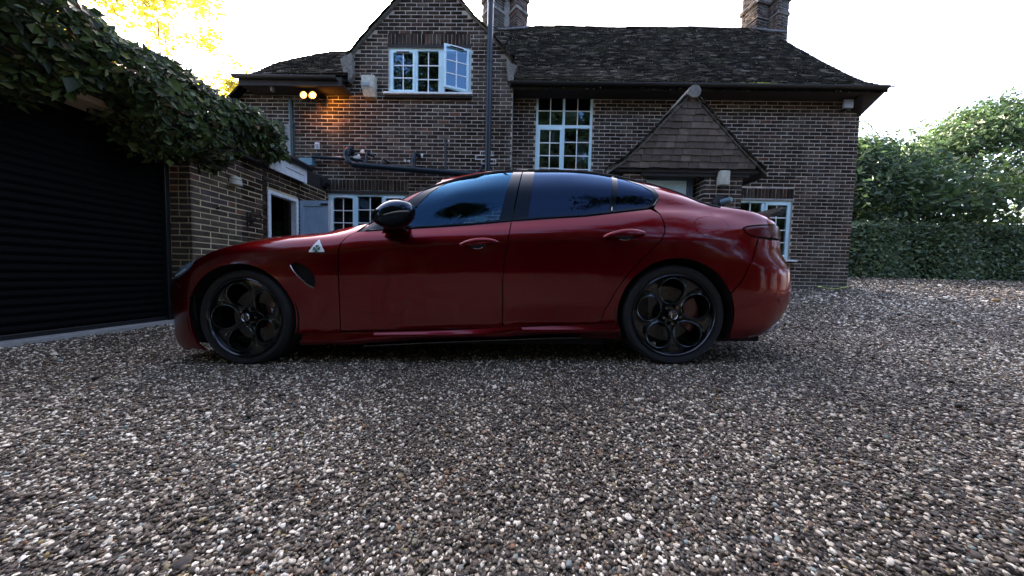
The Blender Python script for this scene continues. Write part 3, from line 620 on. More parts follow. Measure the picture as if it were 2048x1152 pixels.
# front door in the porch
DY=5.42
fd=MB(); fd.box(2.18,3.02,DY-.02,DY+.02,-.40,1.785,.004); fd=fd.build('front_door',M_door,house)
for (a,b,c,d) in ((2.25,2.43,1.2,1.68),(2.52,2.70,1.2,1.68),(2.76,2.95,1.2,1.68),(2.26,2.57,.3,1.05),(2.63,2.94,.3,1.05)):
    m=MB(); m.box(a,b,DY-.026,DY-.015,c,d,.004); m.box(a+.020,b-.020,DY-.036,DY-.024,c+.02,d-.02,.004); m.build('door_panel',M_door,fd)
m=MB(); m.box(2.07,2.175,DY-.04,DY+.04,-.45,1.92,.003); m.box(3.025,3.13,DY-.04,DY+.04,-.45,1.92,.003); m.box(2.175,3.025,DY-.04,DY+.04,1.79,1.92,.003); m.build('door_frame',M_slate,house)
# ------------------------------------------------------------ roofs
def roofrows(P,prof,xl,xr,gauge=.10,tw=.165,dz=lambda x:0,rng=random):
    """prof: list of (y,z) from eave upwards; xl/xr functions of y"""
    pts=[Vector(a) for a in prof]; L=[0]
    for a,b in zip(pts,pts[1:]): L.append(L[-1]+(b-a).length)
    d=0;j=0
    while d<L[-1]-.05:
        k=max(i for i in range(len(L)) if L[i]<=d); k=min(k,len(pts)-2); t=(d-L[k])/(L[k+1]-L[k]); a=pts[k].lerp(pts[k+1],t); dr=(pts[k+1]-pts[k]).normalized()
        ang=math.atan2(dr.y,dr.x)
        x0,x1=xl(a.x),xr(a.x); x=x0-(tw/2 if j%2 else 0)-rng.uniform(0,.03)
        while x<x1:
            u0=max(x,x0); u1=min(x+tw-.004,x1)
            if u1-u0>.03:
                M=Matrix.Translation((u0,a.x+rng.gauss(0,.0015),a.y+dz((u0+u1)/2)+rng.gauss(0,.0008)+.012))@Matrix.Rotation(ang-.115+rng.gauss(0,.004),4,'X')@Matrix.Rotation(rng.gauss(0,.002),4,'Y')@Matrix.Diagonal((u1-u0,gauge*1.5,.022*rng.uniform(.85,1.2),1))
                P.add(M)
            x+=tw
        d+=gauge; j+=1
mainp=[(5.86,3.775),(6.02,3.90),(6.22,4.08),(6.5,4.38),(7.2,5.21),(8.2,6.44),(8.97,7.39)]
wave=lambda x:.008*math.sin(x*1.7)+.004*math.sin(x*4.1+1)-.022*max(0,(x-1)/6)
P=Pieces(UT); roofrows(P,mainp,lambda y:-.22 if y<7.3 else -.9,lambda y:7.03+.10*max(0,(6.3-y)/.45),dz=wave)
leftp=[(5.58,3.665),(5.75,3.80),(6.4,4.50),(6.85,5.0),(7.1,5.26)]
roofrows(P,leftp,lambda y:-5.42 if y<5.9 else (-5.40+max(0,(y-6.4))*1.2),lambda y:-3.46+.0*y,dz=lambda x:.03*(x+4.4)*.5)
roof=MB()
def slab(m,prof,x0,x1,off=-.012,th=.10):
    n=len(prof)
    V=[(x,y,z+off) for x in (x0,x1) for y,z in prof]+[(x,y,z+off-th) for x in (x0,x1) for y,z in prof]
    F=[(i,i+1,n+i+1,n+i) for i in range(n-1)]+[(2*n+i,3*n+i,3*n+i+1,2*n+i+1) for i in range(n-1)]+[(0,n,3*n,2*n),(n-1,3*n-1,4*n-1,2*n-1)]+[(i,2*n+i,2*n+i+1,i+1) for i in range(n-1)]+[(n+i,n+i+1,3*n+i+1,3*n+i) for i in range(n-1)]
    m.add(V,F)
slab(roof,mainp,-.21,7.0); slab(roof,[(8.97,7.39),(12.3,3.4)],-1.5,7.0)
slab(roof,leftp[:3],-5.38,-3.47); slab(roof,leftp[2:]+[(9.2,3.2)],-4.85,-3.47)
# gable roof running back into the main roof
for sgn,pl in ((1,[(-3.50,4.27),(-3.13,4.69),(-2.57,5.29),(-1.85,6.05)]),(-1,[(-.20,4.12),(-.45,4.50),(-.99,5.03),(-1.22,5.30),(-1.85,6.05)])):
    V=[];n=len(pl)
    for y in (YG+.02,9.2):
        for x,z in pl: V.append((x,y,z))
    for y in (YG+.02,9.2):
        for x,z in pl: V.append((x,y,z-.08))
    roof.add(V,[(i,i+1,n+i+1,n+i) for i in range(n-1)]+[(2*n+i,2*n+i+1,3*n+i+1,3*n+i) for i in range(n-1)]+[(i,i+1,2*n+i+1,2*n+i) for i in range(n-1)])
# low roof falling away at the far left
roof.add([(-5.40,5.72,3.80),(-6.9,5.72,2.32),(-6.9,9,2.32),(-5.40,9,3.80),(-5.42,5.72,3.73),(-6.9,5.72,2.25)],[(0,1,2,3),(0,4,5,1)])
roof=roof.build('roof',M_tile_j,house,fix=False)
P.build(roof,'tile','tile_run',M_tile_i,M_tile_j,key=1)
# verges of the gable: tile ends stepping up the rake, bedded on cement
P=Pieces(UT); cem=MB()
def verge(pl,sgn,y0,P,cem,n_lay=2,w=.17,cem_th=.035,over=.09):
    pts=[Vector(a) for a in pl]
    for a,b in zip(pts,pts[1:]):
        L=(b-a).length; n=max(1,round(L/.095)); dr=(b-a).normalized(); ang=math.atan2(dr.y,dr.x)
        for i in range(n):
            c=a.lerp(b,i/n)
            for lay in range(n_lay):
                # unit tile: x width (turned to run along -y..+y), y up the slope
                M=Matrix.Translation((c.x,y0-over+random.gauss(0,.006)+lay*.02,c.y+.012+lay*.0165+random.gauss(0,.003)))@Matrix.Rotation(-ang+.10*sgn+random.gauss(0,.03) if True else 0,4,'Y')
                M=M@Matrix.Rotation(-math.pi/2,4,'Z')@Matrix.Translation((-w-0.0,0,0))@Matrix.Diagonal((w,.135,.013*random.uniform(.8,1.4),1))
                P.add(M)
        nrm=Vector((-dr.y,dr.x))*( 1 if sgn>0 else 1)
        k=Vector((0,-1))*cem_th; cem.prism([(a.x,a.y+.008),(b.x,b.y+.008),(b.x+k.x,b.y+k.y),(a.x+k.x,a.y+k.y)],y0-over*.55,y0+.05)
vl=[(-3.56,4.20),(-3.44,4.32),(-3.13,4.68),(-2.87,4.96),(-2.57,5.28),(-1.85,6.04)]
vr=[(-.13,4.10),(-.27,4.28),(-.45,4.50),(-.72,4.79),(-.99,5.03),(-1.22,5.30),(-1.85,6.04)]
verge(vl,1,YG,P,cem); verge([(x,z) for x,z in vr],-1,YG,P,cem)
cem.prism([(-.34,4.17),(-.12,4.10),(-.19,3.98),(-.23,3.80),(-.30,3.80)],YG-.06,YG+.05); cem.prism([(-3.62,4.18),(-3.40,4.30),(-3.36,3.9),(-3.44,3.74),(-3.52,3.78)],YG-.09,YG+.04)
P.build(roof,'verge_tile','verge_tile_run',M_tile_i,M_tile_j,limit=110,key=1); cem.build('verge_bedding',M_woodpale,roof)
# eaves: fascia, gutter, rafters
m=MB(); m.box(-.18,6.86,5.90,YR+.0,3.68,3.71); m.box(-.18,6.9,5.885,5.90,3.67,3.775); m.build('fascia',M_wood,roof)
m=MB(); m.add([(6.6,5.90,3.70),(7.06,5.90,3.765),(7.06,6.19,3.98),(6.885,6.185,3.40),(6.6,6.185,3.56)],[(0,1,3,4),(1,2,3)]); m.build('corner_bracket',M_wood,roof,fix=False)
gt=MB()
def gutter(x0,x1,y,z,r=.055):
    n=8;V=[];F=[]
    for x,zz in ((x0,z),(x1,z-.02)):
        for k in range(n+1):
            a=math.pi*k/n; V.append((x,y+r*math.cos(a),zz-r*math.sin(a)))
    for k in range(n): F.append((k,k+1,n+2+k,n+1+k))
    gt.add(V,F)
gutter(-.25,6.95,5.83,3.775); gutter(-5.50,-3.50,5.53,3.66); gt.build('gutter',M_iron,roof,fix=False)
m=MB(); m.box(-5.44,-3.44,5.58,YG+.0,3.52,3.57); m.box(-5.44,-3.44,5.565,5.58,3.50,3.66); m.build('left_fascia',M_wood,roof)
# ridge tiles
def ridge(x0,x1,y,z,name,step=.30):
    x=x0
    while x<x1:
        n=8;V=[];F=[];r=.11*random.uniform(.95,1.05);dz=random.gauss(0,.008)
        for xx in (x,x+step-.008):
            for q in (r,r-.018):
                for k in range(n+1):
                    a=math.pi*k/n; V.append((xx,y+q*math.cos(a),z-.06+dz+q*.8*math.sin(a)+wave(xx)))
        for k in range(n): F+= [(k,k+1,2*(n+1)+k+1,2*(n+1)+k),(n+1+k,3*(n+1)+k,3*(n+1)+k+1,n+1+k+1),(k,n+1+k,n+2+k,k+1),(2*(n+1)+k,2*(n+1)+k+1,3*(n+1)+k+1,3*(n+1)+k)]
        MB().add(V,F).build('ridge_tile',M_tile_i,roof,True); x+=step
ridge(-.3,6.9,8.99,7.40,'r')
# moss along the eave
m=MB(); rd=random.Random(3)
mossm=simple('yellow_green_moss',(.20,.24,.03),.95,noise=.5,nscale=60,bump=.4)
for i in range(420):
    u=rd.random(); x=rd.gauss(4.6,.28) if u<.35 else (rd.gauss(1.9,.5) if u<.6 else rd.uniform(.0,6.6)); y=5.88+abs(rd.gauss(0,.06 if u<.6 else .12)); z=3.80+(y-5.86)*.8+wave(x); s=rd.uniform(.008,.026)
    m.add([(x-s,y,z),(x,y-s,z),(x+s,y,z),(x,y+s,z),(x,y,z+s*.8)],[(0,1,4),(1,2,4),(2,3,4),(3,0,4)])
o=m.build('moss',mossm,roof,fix=False); o['kind']='stuff'
M_cmortar=mortar('sooty_mortar',(.06,.055,.05),(.26,.24,.21))
# ------------------------------------------------------------ chimneys
def stack(ch,P,cx,cy,half,rot,z0,z1,bands):
    core=MB(); R0=Matrix.Translation((cx,cy,0))@Matrix.Rotation(rot,4,'Z'); h=half-.006
    core.box(-h,h,-h,h,z0,z1,M=R0)
    for (za,zb,o) in bands: core.box(-h-o,h+o,-h-o,h+o,za,zb,M=R0)
    for f in range(4):
        Fm=R0@Matrix.Rotation(f*math.pi/2,4,'Z')
        def fr(u,v,Fm=Fm):
            o=0
            for (za,zb,oo) in bands:
                if za-.01<=v<zb-.03: o=oo
            return Fm@Matrix.Translation((u,-half-o,v))
        brickwall(P,fr,None,[],-half,half,z0,z1,depth=.02)
    return core
def chimney(spec,rot,z0,z1,bands):
    P=Pieces(UB); core=MB()
    for cx,cy,h in spec:
        c=stack(None,P,cx,cy,h,rot,z0,z1,bands); core.add(c.v,c.f)
    cs=spec; core.box(min(c[0] for c in cs),max(c[0] for c in cs),cs[0][1]-.06,cs[0][1]+.12,z0,z1); ch=core.build('chimney',M_cmortar,roof); P.build(ch,'brick','brick_run',M_brick_i,M_brick_j,limit=0)
    return ch
chimney([(-.93,9.05,.25),(-.22,9.05,.22)],math.radians(40),6.6,8.9,[(7.75,7.83,.03),(8.15,8.3,.05)])
chimney([(6.75,8.95,.23),(7.18,8.75,.19)],math.radians(14),6.2,8.9,[(7.45,7.52,.025),(7.85,7.95,.05)])
old_lead=simple('old_lead',(.10,.10,.10),.7,noise=.4)
MB().tube([(-.75,8.70,7.12),(-.45,8.62,7.06),(-.05,8.70,7.16),(.12,8.9,7.36)],.03,8).build('lead_flashing',old_lead,roof); MB().tube([(6.50,8.72,7.20),(6.85,8.66,7.10),(7.0,8.52,6.96),(7.3,8.50,6.92)],.03,8).build('lead_flashing',old_lead,roof)
# ------------------------------------------------------------ porch (part of the house)
PY=5.14
pr=MB(); pr.add([(1.55,PY+.03,1.87),(4.15,PY+.03,1.87),(2.885,PY+.03,3.12)],[(0,1,2)])
pr.prism([(1.62,1.84),(4.10,1.84),(4.10,1.90),(1.62,1.90)],PY-.0,PY+.12)
prof_l=[(1.50,1.85),(1.78,2.03),(2.16,2.40),(2.50,2.78),(2.885,3.19)]; prof_r=[(4.20,1.85),(4.05,1.99),(3.66,2.36),(3.28,2.77),(2.885,3.19)]
for pl in (prof_l,prof_r):
    n=len(pl); V=[(x,y,z+dz) for dz in (0,-.07) for y in (PY-.03,YR) for x,z in pl]
    pr.add(V,[(i,i+1,n+i+1,n+i) for i in range(n-1)]+[(2*n+i,2*n+i+1,3*n+i+1,3*n+i) for i in range(n-1)]+[(i,i+1,2*n+i+1,2*n+i) for i in range(n-1)])
porch=pr.build('porch',M_wood,house,fix=False)
P=Pieces(UT); hy=PY-.012
rows=11; tri=lambda z:(1.60+(z-1.88)/1.22*1.235+.03,4.10-(z-1.88)/1.22*1.17-.03)
z=1.90;j=0
while z<3.05:
    a,b=tri(z+.05); tw=.168; x=a-(tw/2 if j%2 else 0)
    while x<b:
        u0=max(x,a);u1=min(x+tw-.004,b)
        if u1-u0>.03: P.add(Matrix.Translation((u0,hy-.012+random.gauss(0,.002),z+random.gauss(0,.004)))@Matrix.Rotation(random.gauss(0,.012),4,'Y')@Matrix.Rotation(math.radians(90-7.5+random.gauss(0,.8)),4,'X')@Matrix.Diagonal((u1-u0,.15,.013,1)))
        x+=tw
    z+=.112; j+=1
P.build(porch,'hung_tile','hung_tile_run',M_hung_i,M_hung_j,limit=300,key=1)
P=Pieces(UT); cem=MB(); verge(prof_l,1,PY,P,cem,n_lay=3,w=.17,over=.07,cem_th=.05); verge(prof_r,-1,PY,P,cem,n_lay=3,w=.17,over=.07,cem_th=.05)
P.build(porch,'verge_tile','verge_tile_run',M_tile_i,M_tile_j,limit=150,key=1); cem.build('verge_bedding',M_woodpale,porch)
m=MB(); m.tube([(2.885,PY-.09,3.155),(2.885,YR-.02,3.155)],.105,16); m.build('ridge_tile',M_woodpale,porch,True)
m=MB(); m.box(2.10,3.95,PY+.02,PY+.14,1.78,1.86); m.box(3.86,4.16,PY+.03,YR,1.83,1.86); m.box(1.55,1.95,PY+.03,YR,1.83,1.86); m.box(2.1,3.3,PY+.14,YR-.01,1.93,1.96); m.build('porch_beam',M_wood,porch)
P=Pieces(UB)
for (x0,x1) in ((3.20,3.86),(1.80,2.20)):
    MB().box(x0+.006,x1-.006,PY+.056,YR,-.7,1.82).build('pier',M_mortar,porch)
    brickwall(P,FY(PY+.05),None,[],x0,x1,-.60,1.82,header=.35,vis=lambda u,z:z>1.0)
    brickwall(P,lambda u,v,x0=x0:Matrix.Translation((x0,PY+.05+YR-u,v))@Matrix.Rotation(-math.pi/2,4,'Z'),None,[],PY+.05,YR,-.60,1.82,vis=lambda u,z:z>1.2)
P.build(porch,'brick','brick_run',M_brick_i,M_brick_j,limit=110)
# ------------------------------------------------------------ fittings on the house walls
t=thing('alarm_box','beige burglar alarm box on the brickwork left of the gable window','alarm box',(-3.05,YG-.05,3.66))
MB().box(-.135,.125,-.07,.05,-.05,.20,.012).build('alarm_casing',M_beige,t); m=MB(); m.add([(-.13,-.065,-.05),(.12,-.065,-.05),(.12,.05,-.05),(-.13,.05,-.05),(-.11,-.02,-.19),(.12,-.02,-.19),(.12,.05,-.19),(-.11,.05,-.19)],[(0,1,5,4),(1,2,6,5),(3,0,4,7),(4,5,6,7)]); m.build('alarm_lower_case',M_beige,t,fix=False)
MB().box(-.11,.03,-.085,-.068,-.02,.05,.004).build('strobe_cover',M_grey,t)
t=thing('wall_box','small pale square vent terminal on the gable brickwork above the fascia','vent',(-4.135,YG-.02,2.515)); m=MB(); m.box(-.045,.045,-.02,.02,-.065,.065,.006); o=m.build('vent_body',M_white,t); MB().box(-.025,.03,-.035,-.021,-.04,.03,.004).build('vent_cowl',M_grey,o)
emit=Mat('halogen_glow'); e=emit.n('ShaderNodeEmission'); e.inputs[0].default_value=(1,.42,.075,1); e.inputs[1].default_value=.7; emit.l(e.outputs[0],emit.out.inputs[0]); M_halo=emit.m
t=thing('security_floodlight','twin floodlight glowing amber under the left eave','floodlight',(-4.17,YG-.20,3.45))
MB().box(-.06,.06,.05,.20,.0,.07,.01).build('bracket',M_black,t)
for sx in (-.095,.085):
    m=MB(); m.lathe([(.0,.10),(.05,.10),(.075,.0),(.078,-.03),(.066,-.03),(.062,.0),(.0,.03)],20,'Y',(sx,0,-.05)); h=m.build('lamp_head',M_black,t,True)
    m=MB(); m.lathe([(0,-.028),(.05,-.028),(.062,-.015)],20,'Y',(sx,0,-.05)); m.build('lit_bulb',M_halo,h)
    ld=bpy.data.lights.new('flood_lamp','SPOT'); ld.energy=2.6 if sx>0 else 1.0; ld.color=(1,.34,.035); ld.spot_size=math.radians(120); ld.spot_blend=.8; ld.shadow_soft_size=.05
    lo=link(bpy.data.objects.new('flood_lamp',ld),t); lo.location=(sx+.02,-.10,-.05); lo.rotation_euler=Vector((-.85 if sx>0 else -.3,-.75,.45)).to_track_quat('Z','Y').to_euler()
t=thing('motion_sensor','small pale dome sensor under the left eave end','sensor',(-4.86,5.66,3.50)); m=MB(); m.lathe([(0,-.06),(.03,-.05),(.038,0),(.035,.05),(0,.06)],14,'Z'); m.build('sensor_body',M_grey,t,True)
t=thing('security_light','flat grey security light below the eave at the right corner','security light',(6.49,YR-.05,3.56)); MB().box(-.095,.085,-.10,-.06,-.085,.085,.008).build('light_face',M_grey,t); MB().box(-.02,.02,-.07,.04,-.10,-.06).build('bracket',M_black,t)
t=thing('porch_wall_light','greenish beige box light on the porch pier','wall light',(3.49,PY+.03,1.745)); MB().box(-.085,.085,-.09,.02,-.125,.125,.02).build('light_case',M_beige,t); MB().box(-.05,.05,-.05,.02,-.16,-.126,.01).build('light_base',M_black,t)
t=thing('porch_lantern','round black bulkhead lamp with blue grey cup on the porch pier','lantern',(3.46,PY+.03,1.35)); m=MB(); m.lathe([(0,-.03),(.10,-.03),(.115,-.01),(.115,.03),(0,.03)],24,'Y'); m.build('back_plate',M_iron,t,True); MB().tube([(.02,-.03,-.01),(.10,-.16,.01)],[.05,.045],14).build('lamp_cup',simple('blue_grey_enamel',(.10,.17,.20),.5),t,True)
# pipes
def pipe_thing(name,label,cat,paths,mat,collars=()):
    t=thing(name,label,cat,(0,0,0))
    for nm,pts,r in paths: MB().tube(pts,r,14).build(nm,mat,t,True)
    for (p,r,ax) in collars:
        p=Vector(p); d=Vector(ax)*.035; MB().tube([p-d,p+d],r,16).build('collar',mat,t,True)
    return t
pipe_thing('soil_stack','tall thick blue black soil stack rising past the right side of the gable','soil stack',[('pipe',[(-.66,YG-.13,1.2),(-.66,YG-.13,5.6),(-.665,YG-.13,7.2)],.056)],M_pipe,collars=[((-.66,YG-.13,2.76),.062,(0,0,1)),((-.66,YG-.13,4.13),.062,(0,0,1)),((-.66,YG-.13,5.25),.062,(0,0,1))])
pipe_thing('rainwater_downpipe','thin black iron downpipe in the corner between gable and main wall','downpipe',[('pipe',[(-.24,YR-.10,1.0),(-.215,YR-.10,3.70)],.034),('swan_neck',[(-.215,YR-.10,3.68),(-.22,YR-.2,3.74),(-.24,5.85,3.76)],.034)],M_iron,collars=[((-.22,YR-.10,3.30),.045,(0,0,1)),((-.23,YR-.10,2.5),.045,(0,0,1))])
pipe_thing('left_downpipe','dark green downpipe on the gable wall below the floodlight','downpipe',[('pipe',[(-4.60,YG-.09,2.28),(-4.62,YG-.09,3.38)],.036)],simple('dark_green_pipe',(.02,.05,.05),.35),collars=[((-4.6,YG-.09,2.9),.044,(0,0,1))])
wp=pipe_thing('waste_pipework','black waste pipe run with branches along the gable wall above the lower window','waste pipe',[
 ('main_pipe',[(-3.47,YG-.13,2.36),(-3.47,YG-.14,2.26),(-3.40,YG-.15,2.16),(-3.28,YG-.15,2.105),(-2.2,YG-.15,2.03),(-1.2,YG-.15,1.97),(-.66,YG-.14,1.94)],.055),
 ('elbow',[(-3.44,YG+.0,2.42),(-3.44,YG-.10,2.42),(-3.455,YG-.13,2.38),(-3.465,YG-.135,2.30)],.062),
 ('upper_pipe',[(-4.20,YG-.08,2.275),(-3.5,YG-.07,2.25),(-3.18,YG-.06,2.225),(-3.14,YG-.06,2.18),(-3.14,YG-.12,2.12)],.028),
 ('branch',[(-2.98,YG+.0,2.33),(-3.07,YG-.11,2.36),(-3.075,YG-.12,2.32),(-3.075,YG-.14,2.08)],.024),
 ('branch',[(-2.67,YG+.0,2.21),(-2.75,YG-.11,2.245),(-2.76,YG-.12,2.21),(-2.76,YG-.14,2.06)],.024),
 ('branch',[(-2.05,YG+.0,2.35),(-2.12,YG-.10,2.36),(-2.125,YG-.13,2.3),(-2.12,YG-.15,2.0)],.042),
 ('branch',[(-1.50,YG+.0,2.655),(-1.52,YG-.05,2.66),(-1.515,YG-.06,2.62),(-1.505,YG-.07,2.1),(-1.50,YG-.13,1.99)],.019),
 ('branch',[(-.70,YG+.0,2.15),(-.76,YG-.09,2.16),(-.78,YG-.11,2.10),(-.86,YG-.13,1.95)],.026)],M_pipe,
 collars=[((-2.12,YG-.14,2.20),.05,(0,0,1)),((-3.29,YG-.15,2.107),.062,(1,0,-.06)),((-2.12,YG-.15,2.03),.064,(1,0,-.06)),((-3.46,YG-.135,2.33),.066,(0,0,1))])
# ------------------------------------------------------------ garage on the left
GX=-3.976; GD=-4.24
garage=thing('garage','low brown brick garage on the left with dark roller door','garage')
GDO=(4.51,5.14,-.9,1.235)
V,F=cdt_fill([(3.443,-.9),(YG,-.9),(YG,1.60),(3.443,1.60)],[[(GDO[0],-.9),(GDO[1],-.9),(GDO[1],GDO[3]),(GDO[0],GDO[3])]])
m=MB(); m.add([(GX-.006,a,b) for a,b in V],F); m.box(GD,GX-.006,3.449,3.46,-.9,1.55); m.box(GD-.02,GX-.006,.0,.95,-.9,1.6); m.box(-7.5,GX-.12,3.60,3.66,-.9,1.6)
m.box(GX-.12,GX-.006,GDO[0]-.08,GDO[0],-.9,1.6); m.box(GX-.12,GX-.006,GDO[1],GDO[1]+.06,-.9,1.6); m.box(GX-.30,GX-.006,.0,3.449,1.50,1.62)
m.build('garage_wall',M_gmortar,garage,fix=False)
P=Pieces(UB)
brickwall(P,FXp(GX),None,[],3.443,4.08,-.66,1.60,header=.08,vis=lambda u,z:z>0); P.build(garage,'brick','brick_run',M_gbrick_i,M_gbrick_j,limit=120)
P=Pieces(UB)
brickwall(P,FXp(GX+.003),None,[(GDO[0]-.01,GDO[1]+.01,-.9,GDO[3]+.02)],4.083,YG,-.66,1.60,header=.15,vis=lambda u,z:z>.2,jit=.003)
P.build(garage,'brick','brick_run',M_brick_i,M_brick_j,limit=100)
P=Pieces(UB); brickwall(P,FY(3.443),None,[],GD,GX-.001,-.66,1.55,header=.3,vis=lambda u,z:z>-.1,jit=.0008); brickwall(P,FXp(GX),None,[],.05,.95,-.66,1.5,vis=lambda u,z:False); P.build(garage,'brick','brick_run',M_gbrick_i,M_gbrick_j,limit=70)
door=MB().box(GD-.055,GD-.05,.90,3.443,-.62,1.56).build('roller_door',M_roller,garage)
sl=bpy.data.meshes.new('slat'); v=[];f=[]; prof=[(0,0),(.012,.012),(.018,.03),(.012,.052),(0,.066),(0,.073)]
for y in (.92,3.442):
    for a,b in prof: v.append((GD-.05+a,y,b))
n=len(prof); f=[(i,i+1,n+i+1,n+i) for i in range(n-1)]; sl.from_pydata(v,[],f); sl.materials.append(M_roller)
for i in range(28):
    o=bpy.data.objects.new('slat',sl); o.location=(random.uniform(-.0015,.0015),0,-.60+i*.075); o.rotation_euler=(random.gauss(0,.0006),0,random.gauss(0,.0008)); link(o,door)
MB().box(GD-.06,GD+.012,3.39,3.438,-.66,1.56,.004).build('door_guide',M_black,garage); MB().box(GD-.05,GD-.01,.92,3.44,-.655,-.60,.006).build('bottom_rail',M_black,door)
MB().box(GD-.04,GD+.11,.5,3.44,-.80,-.645,.008).build('threshold_strip',M_conc,garage)
# flat roof, fascia boards, gutter
m=MB(); m.box(-7.4,GX-.02,.0,YG,1.62,1.86); m.build('flat_roof',M_wood,garage)
m=MB(); m.box(GX+.10,GX+.126,4.42,5.20,1.555,1.80,.003); m.build('fascia_board',M_white,garage); MB().box(GX+.10,GX+.124,1.0,4.415,1.56,1.80,.003).build('dark_fascia_board',M_wood,garage); m=MB(); m.box(GX+.128,GX+.136,4.72,5.12,1.67,1.675); m.build('fascia_crack',M_black,garage)
MB().box(GX-.01,GX+.10,1.0,5.2,1.56,1.575).build('soffit',M_wood,garage)
m=MB(); m.tube([(GX+.16,1.0,1.83),(GX+.16,5.25,1.835)],.05,10); m.box(GX-.1,GX+.15,1.0,5.3,1.82,1.87); m.build('gutter',M_iron,garage,True)
MB().box(-4.45,-4.18,YG-.12,YG-.01,2.10,2.24,.004).build('lead_apron',simple('verdigris_blue_lead',(.10,.22,.27),.5),garage)
# side door
m=MB(); a,b,c=GDO[0],GDO[1],GDO[3]
m.box(GX-.09,GX+.012,a,a+.055,-.9,c-.03,.003); m.box(GX-.09,GX+.012,b-.05,b,-.9,c-.03,.003); m.box(GX-.09,GX+.012,a,b,c-.035,c+.02,.003); m.build('side_door_frame',M_white,garage)
leaf=thing('side_door','grey blue boarded side door standing open against the house','door',(-3.97,5.19,-.55))
m=MB(); H=1.80; Wd=.53
for (x0,x1,z0,z1) in ((0,.075,0,H),(Wd-.085,Wd,0,H),(.075,Wd-.085,H-.10,H),(.075,Wd-.085,0,.16)): m.box(x0,x1,-.022,.022,z0,z1,.003)
m.build('door_stile',M_leaf_door,leaf)
for i in range(4): x=.077+i*.0918; MB().box(x,x+.089,-.008,.008,.16,H-.10,.003).build('board',M_leaf_door,leaf)
MB().box(Wd-.005,Wd+.05,-.03,.03,0,H,.003).build('edge_strip',M_white,leaf)
m=MB(); m.box(Wd-.14,Wd-.01,-.032,-.022,H-.085,H-.045,.003); m.tube([(Wd-.17,-.028,H-.065),(Wd-.14,-.028,H-.065)],.006,6); m.build('hinge',M_iron,leaf)
m=MB(); m.box(Wd-.055,Wd-.022,-.03,-.022,.98,1.13,.003); m.tube([(Wd-.04,-.03,1.08),(Wd-.04,-.065,1.08),(Wd-.09,-.07,1.085),(Wd-.15,-.065,1.06),(Wd-.165,-.06,1.04)],.009,8); m.build('door_handle',M_iron,leaf,True); MB().box(Wd+.015,Wd+.03,-.036,-.03,1.0,1.13).build('lock_plate',M_iron,leaf)
# store room seen through the doorway
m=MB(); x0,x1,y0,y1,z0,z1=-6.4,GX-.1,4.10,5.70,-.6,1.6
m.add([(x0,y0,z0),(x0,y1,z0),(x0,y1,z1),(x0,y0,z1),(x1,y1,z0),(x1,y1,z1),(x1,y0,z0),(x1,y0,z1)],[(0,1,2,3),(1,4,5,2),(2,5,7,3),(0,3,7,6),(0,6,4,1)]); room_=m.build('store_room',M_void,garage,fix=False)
fw=frame_mesh(-4.90,-4.66,.40,.98,5.64,w=.022,d=.03).build('store_window',M_black,garage); MB().add([(-4.88,5.65,.42),(-4.68,5.65,.42),(-4.68,5.65,.95),(-4.88,5.65,.95)],[(0,1,2,3)]).build('pane',simple('greenery_pane',(.10,.19,.10),.6,noise=.9,nscale=22),fw,fix=False)  # leaves seen outside are painted as mottled green on the pane
MB().box(-4.48,-4.46,5.55,5.57,-.5,1.3).build('conduit',M_white,garage); MB().box(-4.55,-4.42,5.50,5.56,.53,.64,.008).build('socket_box',M_beige,garage); MB().box(-4.62,-4.50,5.60,5.66,-.5,1.35).build('timber_post',M_grey,garage)
# blackened vent hood and iron bracket
t=thing('flue_hood','soot black flue hood on the brickwork below the fascia end','vent',(-4.07,YG-.10,1.79)); m=MB(); m.add([(-.19,-.05,.09),(.12,-.05,.09),(.20,-.05,-.03),(.15,-.05,-.10),(-.19,-.05,-.10),(-.19,.1,.09),(.12,.1,.09),(.20,.1,-.03),(.15,.1,-.10),(-.19,.1,-.10)],[(0,1,2,3,4),(0,5,6,1),(1,6,7,2),(2,7,8,3),(3,8,9,4),(0,4,9,5)]); m.build('hood',M_blackmat,t); MB().tube([(-.10,0,.09),(-.02,-.02,.13),(.08,0,.11)],.02,8).build('hood_lip',M_iron,t,True)
t=thing('hanging_bracket','curled black iron hanging basket bracket on the garage wall','bracket',(GX,4.16,.74))
m=MB(); m.tube([(.01,0,.09),(.01,0,-.13)],.010,8); m.tube([(.01,0,.07),(.10,.0,.085),(.19,.02,.06),(.21,.02,.0),(.16,.01,-.04)],.008,8); m.tube([(.01,0,-.12),(.09,.0,-.06),(.13,.01,.02),(.19,.02,.05)],.007,8); m.lathe([(.035,-.01),(.05,0),(.035,.01)],14,'Y',(.05,.0,-.02)); m.build('iron_scroll',M_iron,t,True)
t=thing('wall_hook','small dark round hook hole in the lit garage brickwork','hook',(GX,3.74,.78)); MB().tube([(-.01,0,0),(.03,0,0),(.035,0,.02)],.014,10).build('hook',M_iron,t,True)
t=thing('wall_spotlight','small pale bowl light under the climber on the garage wall','wall light',(GX+.05,3.95,1.19)); m=MB(); m.lathe([(0,.07),(.06,.06),(.075,-.04),(.065,-.05),(0,-.03)],18,'Z'); m.build('bowl',M_beige,t,True)
M_under_shade=simple('leaf_mass_shade',(.012,.016,.010),1)  # filler colour holding the shade deep inside leaf masses
